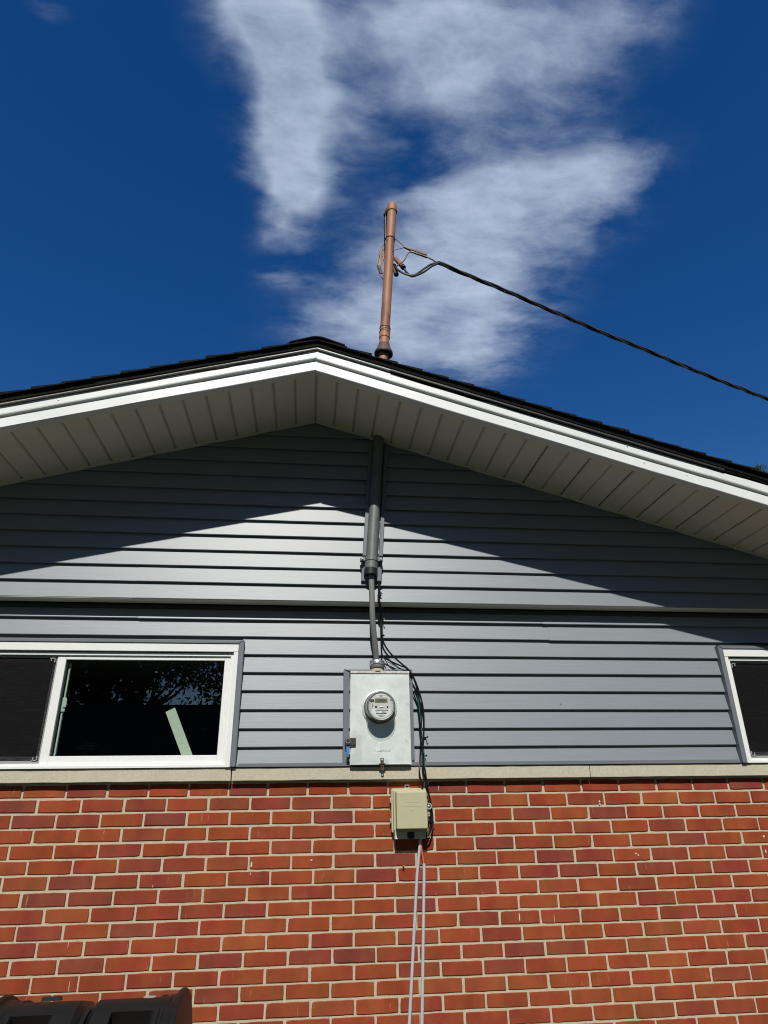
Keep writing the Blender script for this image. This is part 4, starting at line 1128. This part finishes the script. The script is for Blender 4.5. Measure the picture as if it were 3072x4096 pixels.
cable('stub_wire', [(1.676, -0.05, 2.288), (1.690, -0.062, 2.262), (1.705, -0.066, 2.235), (1.722, -0.068, 2.222), (1.752, -0.062, 2.212), (1.775, -0.056, 2.208)], 0.0026, 'cable', 'short black wire lying on top of the meter box by the hub', 'wire')
for (x, y, z), lb in (((1.873, -0.049, 1.823), 'black cable tie halfway down the bundle beside the meter box'), ((1.652, -0.121, 2.65), 'upper black cable tie just under the mast channel'), ((1.650, -0.119, 2.615), 'lower black cable tie under the mast channel'), ((1.671, -0.055, 2.405), 'cable tie on the wires beside the grey service cable'), ((1.911, -0.032, 1.470), 'cable tie on the loop right of the beige box')):
    tt = thing('cable_tie', (x, y, z), lb, 'cable tie', 'cable ties')
    MB().lathe([(0, 0.007), (0, 0.011), (0.005, 0.011), (0.005, 0.007)], (x, y, z), (0, 0.1, 1), 12).build('strap', 'cable', tt)
    MB().box(x + 0.007, x + 0.015, y - 0.004, y, z - 0.001, z + 0.002).build('tail', 'cable', tt)
for (x, z), lb in (((1.897, 1.873), 'upper black nail clip on the siding beside the cables'), ((1.888, 1.782), 'lower black nail clip on the siding beside the cables'), ((1.678, 2.497), 'nail clip with pale head beside the wires under the gable step')):
    t_ = thing('nail_clip', (x, -0.03, z), lb, 'clip', 'cable nail clips')
    MB().tube([(x, -0.024, z), (x + 0.004, -0.060, z + 0.001)], 0.0022, 6).build('shank', 'lock', t_)
    MB().lathe([(0, 0.0001), (0, 0.005), (0.003, 0.004), (0.003, 0.0001)], (x + 0.004, -0.060, z + 0.001), (0.1, -1, 0), 8).build('head', 'cable' if z < 2 else 'brass', t_)
    MB().box(x - 0.014, x + 0.003, -0.034, -0.026, z - 0.004, z + 0.004).build('clip_body', 'cable', t_)

# ------------------------------------------------------------------ beige network box
nb = thing('network_box', (1.80, 0, 1.40), 'beige plastic telecom box on the brick wall below the sill', 'utility box')
def rslab(x0, x1, z0, z1, y0, y1, r, name, mat, parent, dx=0.0, bevel=0.004):
    pts = []
    for cxx, czz, a0 in ((x1 - r, z1 - r, 0), (x0 + r, z1 - r, 90), (x0 + r, z0 + r, 180), (x1 - r, z0 + r, 270)):
        for k in range(5):
            a = math.radians(a0 + 22.5 * k); pts.append((cxx + r * math.cos(a), czz + r * math.sin(a)))
    return MB().prism_y(pts, y0, y1).build(name, mat, parent, bevel=bevel, seg=3)
rslab(1.7085, 1.8905, 1.4250, 1.6290, -0.034, -0.002, 0.010, 'base', 'beige', nb)
cv = rslab(1.7160, 1.8850, 1.4340, 1.6215, -0.062, -0.0345, 0.008, 'cover_step', 'beige', nb)
rslab(1.7250, 1.8790, 1.4440, 1.6140, -0.112, -0.0625, 0.007, 'cover', 'beige', nb, bevel=0.006)
for k, (zz, w) in enumerate(((1.562, 0.034), (1.545, 0.045))):
    MB().box(1.805 - w, 1.805 + w, -0.1128, -0.1122, zz, zz + 0.0012).build('emboss_line', 'beige', nb)
MB().lathe([(0, 0.0001), (0.0, 0.0062), (0.0008, 0.0055), (0.0008, 0.0001)], (1.805, -0.1122, 1.530), (0, -1, 0), 20).build('emboss_dot', 'beige', nb)
lw = MB(); lw.box(1.7200, 1.8745, -0.062, -0.004, 1.3980, 1.4335); lw.build('cable_tray', 'beige', nb, bevel=0.002)
MB().box(1.782, 1.817, -0.0635, -0.050, 1.4000, 1.4300).build('cable_port', 'dark', nb)
MB().prism_y([(1.7235, 1.400), (1.7340, 1.400), (1.7290, 1.4125)], -0.0642, -0.0622).build('arrow_mark', 'tagw', nb)
# top bracket, hinges, hasps
b_ = MB(); b_.frame(1.7805, 1.8060, 1.6270, 1.6455, 0.0055, 0.0055, 0.006, 0.005, -0.012, -0.008); b_.box(1.7805, 1.8060, -0.020, -0.0121, 1.6430, 1.6455)
b_.build('hanger_bracket', 'zinc', nb)
for z0, z1 in ((1.562, 1.585), (1.470, 1.489)):
    MB().box(1.7020, 1.7082, -0.030, -0.010, z0, z1).build('hinge', 'zinc', nb, bevel=0.001)
hp = MB(); hp.lathe([(0, 0.0095), (0, 0.0150), (0.004, 0.0150), (0.004, 0.0095)], (1.8975, -0.046, 1.5445), (0, -1, 0), 20)
hp.box(1.8870, 1.8910, -0.050, -0.046, 1.5465, 1.578)
hp.build('padlock_eye', 'zinc', nb)
MB().lathe([(0, 0.0001), (0, 0.0075), (0.006, 0.006), (0.008, 0.0001)], (1.8975, -0.040, 1.5445), (0, -1, 0), 14).build('hasp_bolt', 'steel', nb)
hs = MB(); hs.box(1.8908, 1.9035, -0.036, -0.031, 1.4975, 1.5240); hs.build('lower_hasp', 'zinc', nb, bevel=0.001)
for zz, mt in ((1.5185, 'brass'), (1.5060, 'ink')):
    MB().lathe([(0, 0.0001), (0, 0.0035), (0.0012, 0.003), (0.0012, 0.0001)], (1.8975, -0.036, zz), (0, -1, 0), 10).build('hasp_hole', mt, nb)
MB().box(1.8910, 1.9000, -0.030, -0.004, 1.476, 1.533).build('latch_arm', 'lock', nb)
# conduits under it
c1 = thing('conduit', (1.777, -0.025, 0.0), 'left light grey plastic conduit rising to the beige box', 'conduit', 'conduits under the beige box')
MB().tube([(1.8535, -0.028, 1.398), (1.851, -0.027, 1.387), (1.831, -0.022, 1.242), (1.777, -0.016, 0.651), (1.718, -0.014, 0.0)], 0.0075, 14).build('tube', 'pvc', c1)
MB().tube([(1.8545, -0.0285, 1.408), (1.8528, -0.028, 1.395)], 0.0045, 8).build('inner_cable', 'orange', c1)
c2 = thing('conduit', (1.835, -0.025, 0.0), 'right light grey plastic conduit with an open top below the beige box', 'conduit', 'conduits under the beige box')
MB().tube([(1.8672, -0.020, 1.288), (1.866, -0.019, 1.241), (1.8345, -0.016, 0.648), (1.800, -0.014, 0.0)], 0.0075, 14, cap=False).build('tube', 'pvc', c2)
cable('salmon_cable', [(1.8560, -0.030, 1.400), (1.8565, -0.026, 1.361), (1.859, -0.023, 1.329), (1.8645, -0.020, 1.29), (1.866, -0.019, 1.24)], 0.0036, 'orange', 'thin salmon cable entering the right grey conduit', 'cable')
an = thing('wall_anchor', (1.767, 0, 1.272), 'small brass screw and black clip on the brick left of the conduits', 'anchor')
MB().box(1.7625, 1.7710, -0.012, 0.002, 1.2640, 1.2760).build('clip', 'lock', an, bevel=0.001)
MB().lathe([(0, 0.0035), (0.008, 0.0040), (0.011, 0.0030), (0.012, 0.0001)], (1.7672, -0.010, 1.2790), (0, -1, 0), 10).build('screw_head', 'brass', an)

# strip of wood behind the window
st = MB()
dv = Vector((-0.118, 0.0, 0.243)).normalized(); nv = Vector((0.90, 0, 0.437)).normalized()
c0 = Vector((0.670, 0.062, 1.789)); w = 0.0252
tl, tr_ = c0 + dv * 0.262 - nv * w, c0 + dv * 0.262 + nv * w
bl = c0 - nv * w; br = c0 + nv * w
bl = bl + dv * ((1.789 - bl.z) / dv.z); br = br + dv * ((1.789 - br.z) / dv.z)
pts = [bl, br, tr_, tl]
st.add([(p.x, 0.058, p.z) for p in pts] + [(p.x, 0.068, p.z) for p in pts], [(0, 1, 2, 3), (7, 6, 5, 4), (0, 4, 5, 1), (1, 5, 6, 2), (2, 6, 7, 3), (3, 7, 4, 0)])
for k in (-0.35, 0.15):
    a = c0 + nv * w * k * 1.4; a = a + dv * 0.03; b = a + dv * 0.22
    st.add([(a.x - 0.0006, 0.0575, a.z), (a.x + 0.0006, 0.0575, a.z), (b.x + 0.0006, 0.0575, b.z), (b.x - 0.0006, 0.0575, b.z)], [(0, 1, 2, 3)])
ws = st.build('wood_strip', 'wood'); tag(ws, 'pale strip of wood leaning inside the left window behind the glass', 'board')

# ------------------------------------------------------------------ compost tumbler
tb = thing('compost_tumbler', (0.53, -0.62, 0), 'black plastic double compost tumbler standing before the brick wall', 'composter')
YC, ZC = -0.62, 0.632
def drum(xa, xb, open_a, open_b, name):
    NT = 72; NX = 16
    th0, th1 = math.radians(20), math.radians(58)
    def rad(t, x):
        e = min(x - xa, xb - x)
        k = ((math.degrees(t) + 14 + 22.5) % 45) - 22.5
        r = 0.288 * min(1.02, 0.975 / math.cos(math.radians(k)))      # eight nearly flat sides
        return r - 0.030 * max(0, 1 - e / 0.026)
    grid = {}; v = []; f = []
    xs = [xa + (xb - xa) * (0.5 - 0.5 * math.cos(math.pi * i / NX)) for i in range(NX + 1)]
    xs = sorted(set([x for x in xs if not (abs(x - open_a) < 0.012 or abs(x - open_b) < 0.012)] + [open_a, open_b]))
    ts = [2 * math.pi * k / NT for k in range(NT)]
    for i, x in enumerate(xs):
        for k, t in enumerate(ts):
            r = rad(t, x); grid[i, k] = len(v); v.append((x, YC - r * math.sin(t), ZC + r * math.cos(t)))
    inside = lambda i, k: xs[i] >= open_a - 1e-6 and xs[i + 1] <= open_b + 1e-6 and ts[k] >= th0 - 1e-6 and ts[k] + 2 * math.pi / NT <= th1 + 1e-6
    cells = [(i, k) for i in range(len(xs) - 1) for k in range(NT)]
    hole = set(c for c in cells if inside(*c))
    for i, k in cells:
        if (i, k) in hole: continue
        f.append((grid[i, k], grid[i, (k + 1) % NT], grid[i + 1, (k + 1) % NT], grid[i + 1, k]))
    mb = MB().add(v, f, True)
    # lip round the opening and recess walls
    def sp(x, t, dr): r = rad(t, x) + dr; return (x, YC - r * math.sin(t), ZC + r * math.cos(t))
    ks = [k for i, k in hole]; ka, kb = min(ks), max(ks) + 1
    loop_ = [(open_a, ts[k]) for k in range(ka, kb + 1)] + [(open_a + (open_b - open_a) * j / 8, ts[kb]) for j in range(1, 9)] + [(open_b, ts[k]) for k in range(kb - 1, ka - 1, -1)] + [(open_b - (open_b - open_a) * j / 8, ts[ka]) for j in range(1, 8)]
    n = len(loop_)
    rings = [[sp(x, t, dr) for x, t in loop_] for dr in (0.0, 0.004, 0.0, -0.055)]
    mx_, mt = (open_a + open_b) / 2, (ts[ka] + ts[kb]) / 2
    rings[0] = [sp(mx_ + (x - mx_) * 1.07, mt + (t - mt) * 1.07, 0.0005) for x, t in loop_]
    vv = [p for g in rings for p in g]
    ff = [(a * n + j, a * n + (j + 1) % n, (a + 1) * n + (j + 1) % n, (a + 1) * n + j) for a in range(3) for j in range(n)]
    mb.add(vv, ff, False)
    o = mb.build(name, 'bin', tb)
    fl = MB().add([sp(open_a - 0.002, ts[ka] - 0.02, -0.054), sp(open_b + 0.002, ts[ka] - 0.02, -0.054), sp(open_b + 0.002, ts[kb] + 0.02, -0.054), sp(open_a - 0.002, ts[kb] + 0.02, -0.054)], [(0, 1, 2, 3)])
    fl.build('compost', 'compost', o)
    # end wall
    return o
dl = drum(0.222, 0.524, 0.285, 0.425, 'drum_half')
dr_ = drum(0.538, 0.842, 0.628, 0.765, 'drum_half')
MB().lathe([(0, 0.272), (0.016, 0.272)], (0.523, YC, ZC), (1, 0, 0), 48).build('centre_collar', 'bin', tb)
for x0, sg in ((0.842, 1), (0.222, -1)):
    MB().lathe([(-0.072, 0.280), (-0.067, 0.2900), (-0.054, 0.2900), (-0.049, 0.2850), (-0.040, 0.2850), (-0.035, 0.2905), (-0.016, 0.2915), (-0.008, 0.2940), (-0.004, 0.3060), (0.002, 0.3085), (0.013, 0.3085), (0.018, 0.3050), (0.021, 0.285), (0.018, 0.10), (0.03, 0.08), (0.03, 0.0002)], (x0, YC, ZC), (sg, 0, 0), 64).build('end_rim', 'bin', tb)
    MB().tube([(x0 + sg * 0.02, YC, ZC), (x0 + sg * 0.10, YC, ZC)], 0.02, 14).build('axle', 'bin', tb)
    for yy_ in (-0.30, 0.30):
        MB().tube([(x0 + sg * 0.075, YC, ZC + 0.03), (x0 + sg * 0.085, YC + yy_, 0.0)], 0.019, 12).build('leg', 'bin', tb)
    MB().tube([(x0 + sg * 0.085, YC - 0.34, 0.02), (x0 + sg * 0.085, YC + 0.34, 0.02)], 0.017, 12).build('foot_bar', 'bin', tb)
MB().lathe([(0, 0.016), (0.012, 0.018), (0.03, 0.016), (0.034, 0.008), (0.035, 0.0002)], (0.862, YC - 0.13, ZC + 0.215), (1, 0, 0), 16).build('rim_knob', 'bin', tb)
# oval badge
m = MB(); t0 = math.radians(1); pts = []
for k in range(24):
    a = 2 * math.pi * k / 24; x = 0.735 + 0.023 * math.cos(a); t = t0 + 0.055 * math.sin(a); r = 0.2925
    pts.append((x, YC - r * math.sin(t), ZC + r * math.cos(t)))
m.add(pts, [tuple(range(24))]).build('badge', 'sticker', tb)
m = MB()
m.hexa([(0.335, YC + 0.05, ZC + 0.280), (0.405, YC + 0.05, ZC + 0.280), (0.405, YC + 0.075, ZC + 0.278), (0.335, YC + 0.075, ZC + 0.278), (0.338, YC + 0.052, ZC + 0.291), (0.402, YC + 0.052, ZC + 0.291), (0.402, YC + 0.073, ZC + 0.290), (0.338, YC + 0.073, ZC + 0.290)])
m.build('door_catch', 'bin', tb)

# ------------------------------------------------------------------ trees
def tree(name, loc, h, r, label, seed, leaves=9000, group=None):
    rn = random.Random(seed)
    t = thing(name, loc, label, 'tree', group)
    L0 = Vector(loc)
    tk = MB()
    tk.tube(spline([L0, L0 + Vector((rn.uniform(-.1, .1), rn.uniform(-.1, .1), h * 0.25)), L0 + Vector((rn.uniform(-.3, .3), rn.uniform(-.3, .3), h * 0.6)), L0 + Vector((rn.uniform(-.4, .4), rn.uniform(-.4, .4), h * 0.88))], 0.4), 0.0)if False else None
    pts = [L0, L0 + Vector((rn.uniform(-.1, .1), rn.uniform(-.1, .1), h * 0.25)), L0 + Vector((rn.uniform(-.25, .25), rn.uniform(-.25, .25), h * 0.6)), L0 + Vector((rn.uniform(-.3, .3), rn.uniform(-.3, .3), h * 0.88))]
    tk.tube(pts, [h * 0.028, h * 0.022, h * 0.012, h * 0.004], 10)
    blobs = []
    for k in range(26):
        a = rn.uniform(0, 2 * math.pi); zz = rn.uniform(0.30, 0.95)
        rr = r * (0.95 - abs(zz - 0.55) * 1.1) * rn.uniform(0.45, 1.0)
        e = L0 + Vector((math.cos(a) * rr, math.sin(a) * rr, h * zz))
        s = L0 + Vector((0, 0, h * max(0.18, zz - 0.22)))
        mid = s.lerp(e, 0.5) + Vector((0, 0, -0.03 * h))
        tk.tube([s, mid, e], [h * 0.010, h * 0.006, h * 0.002], 6)
        blobs.append((e, r * rn.uniform(0.22, 0.42)))
    tk.build('trunk', 'bark', t)
    v = []; f = []
    for k in range(leaves):
        c, br = rn.choice(blobs)
        d = Vector((rn.gauss(0, 1), rn.gauss(0, 1), rn.gauss(0, 0.8))).normalized() * br * rn.random() ** 0.45
        p = c + d
        a = Vector((rn.gauss(0, 1), rn.gauss(0, 1), rn.gauss(0, 1))).normalized(); b = a.orthogonal().normalized()
        s = rn.uniform(0.06, 0.13) * h / 8
        i = len(v)
        v += [p - a * s, p + b * s * 0.5, p + a * s, p - b * s * 0.5]
        f.append((i, i + 1, i + 2, i + 3))
    MB().add(v, f).build('crown', 'leaf', t)
tree('garden_tree', (-9.0, -20.2, 0), 7.6, 3.4, 'leafy tree behind the left half of the garage', 1, 9000, group='trees across the yard')
tree('garden_tree', (-4.2, -19.8, 0), 8.0, 3.5, 'leafy tree behind the middle of the garage', 2, 9000, group='trees across the yard')
tree('garden_tree', (0.6, -20.4, 0), 7.8, 3.4, 'leafy tree beside the right gable of the garage', 3, 9000, group='trees across the yard')
tree('garden_tree', (13.5, -16, 0), 8.2, 3.6, 'leafy tree standing alone far to the right across the yard', 4, group='trees across the yard')
tree('garden_tree', (20.5, -21, 0), 9.0, 3.6, 'leafy tree at the far corner of the yard', 5, group='trees across the yard')

ORD = ['first', 'second', 'third', 'fourth', 'fifth', 'sixth', 'seventh', 'eighth', 'ninth']
for k_ in range(9):  # unseen belt, added tall and dense to cut sky fill on the wall
    tree('sky_block_tree', (-22 + 5.4 * k_, -21 + (k_ % 2) * 1.2, 0), (15.2, 16.0, 15.0, 15.6, 16.2, 15.3, 15.8, 15.0, 15.6)[k_], 4.3,
         'tall leafy tree added to block sky light, %s from the left beyond the garage' % ORD[k_], 20 + k_, 8000, 'added sky-blocking trees beyond the garage')

def pine(loc, h):
    rn = random.Random(8)
    t = thing('pine_tree', loc, 'green pine whose tip shows above the right roof edge', 'tree')
    L0 = Vector(loc)
    MB().tube([L0, L0 + Vector((0.05, 0, h * 0.5)), L0 + Vector((0, 0, h * 0.985))], [0.17, 0.10, 0.008], 8).build('trunk', 'bark', t)
    v = []; f = []
    z = 0.16
    while z < 0.995:
        L = (1 - z) * 2.6 + 0.10
        for k in range(7):
            a = rn.uniform(0, 2 * math.pi)
            dirv = Vector((math.cos(a), math.sin(a), 0.30 if z > 0.8 else -0.05))
            n = int(26 * L) + 8
            for j in range(n):
                q = j / n
                c = L0 + Vector((0, 0, h * z)) + dirv * L * q + Vector((0, 0, 0.12 * q * q * L))
                d = (dirv * 0.6 + Vector((rn.gauss(0, .7), rn.gauss(0, .7), rn.gauss(0.25, .6)))).normalized()
                b = d.cross(Vector((rn.gauss(0, 1), rn.gauss(0, 1), rn.gauss(0, 1)))).normalized()
                s = rn.uniform(0.08, 0.16); i = len(v)
                v += [c, c + d * s * 0.5 + b * 0.012, c + d * s, c + d * s * 0.5 - b * 0.012]
                f.append((i, i + 1, i + 2, i + 3))
        z += 0.012 + 0.012 * (1 - z)
    MB().add(v, f).build('crown', 'needle', t)
pine((15.65, 14.0, 0), 11.45)

# ------------------------------------------------------------------ neighbour's garage across the yard
gx0, gx1, gy0, gy1 = -9.0, 1.0, -18.6, -13.0
ga = thing('garage', ((gx0 + gx1) / 2, gy1, 0), 'low garage with a dark shingled roof across the yard', 'garage')
MB().box(gx0, gx1, gy0, gy1, 0, 2.55).build('wall', 'gwall', ga)
ym = (gy0 + gy1) / 2
m = MB(); m.add([(gx0, gy0, 2.55), (gx0, gy1, 2.55), (gx0, ym, 4.05), (gx1, gy0, 2.55), (gx1, gy1, 2.55), (gx1, ym, 4.05)], [(0, 1, 2), (5, 4, 3)])
m.build('gable_wall', 'gwall', ga)
rf = MB()
for s in (-1, 1):
    ye = gy1 + 0.35 if s > 0 else gy0 - 0.35
    n = 22
    for k in range(n):
        ya = ym + (ye - ym) * k / n; yb = ym + (ye - ym) * (k + 1) / n + s * 0.012
        zf = lambda y: 4.08 - abs(y - ym) * 0.53
        p = [(gx0 - 0.3, ya), (gx1 + 0.3, ya), (gx1 + 0.3, yb), (gx0 - 0.3, yb)]
        lo = [(x, y, zf(y)) for x, y in p]; hi = [(x, y, zf(y) + (0.008 if i < 2 else 0.035)) for i, (x, y) in enumerate(p)]
        pts = lo + hi
        if s > 0: pts = [pts[i] for i in (3, 2, 1, 0, 7, 6, 5, 4)]
        rf.hexa(pts)
rf.build('roof', 'groof', ga)
dm = MB().box(-6.2, -3.4, gy1 + 0.002, gy1 + 0.05, 0, 2.15).build('door', 'vinyl', ga)
for k in range(1, 4): MB().box(-6.19, -3.41, gy1 + 0.051, gy1 + 0.058, 0.53 * k - 0.01, 0.53 * k + 0.01).build('door_joint', 'gwall', dm)

# utility pole the overhead cable runs to
up_ = thing('utility_pole', (14.8, 3.36, 0), 'wooden utility pole at the far end of the overhead cable', 'pole')
MB().tube([(14.8, 3.36, 0), (14.8, 3.36, 8.2)], [0.15, 0.11], 14).build('shaft', 'pole', up_)
MB().box(14.74, 14.86, 2.36, 4.36, 7.55, 7.67).build('crossarm', 'pole', up_)
for yy_ in (2.5, 3.0, 3.72, 4.22):
    MB().lathe([(0, 0.03), (0.05, 0.045), (0.09, 0.03), (0.12, 0.035), (0.15, 0.0002)], (14.8, yy_, 7.67), (0, 0, 1), 12).build('insulator', 'box_top', up_)
MB().tube([(14.6, 3.3, 6.05), (14.72, 3.34, 6.07)], 0.012, 8).build('cable_hook', 'steel', up_)

scene.cycles.filter_width = 1.1
scene.cycles.max_bounces = 6
scene.cycles.diffuse_bounces = 3
scene.cycles.glossy_bounces = 3
scene.cycles.transparent_max_bounces = 12
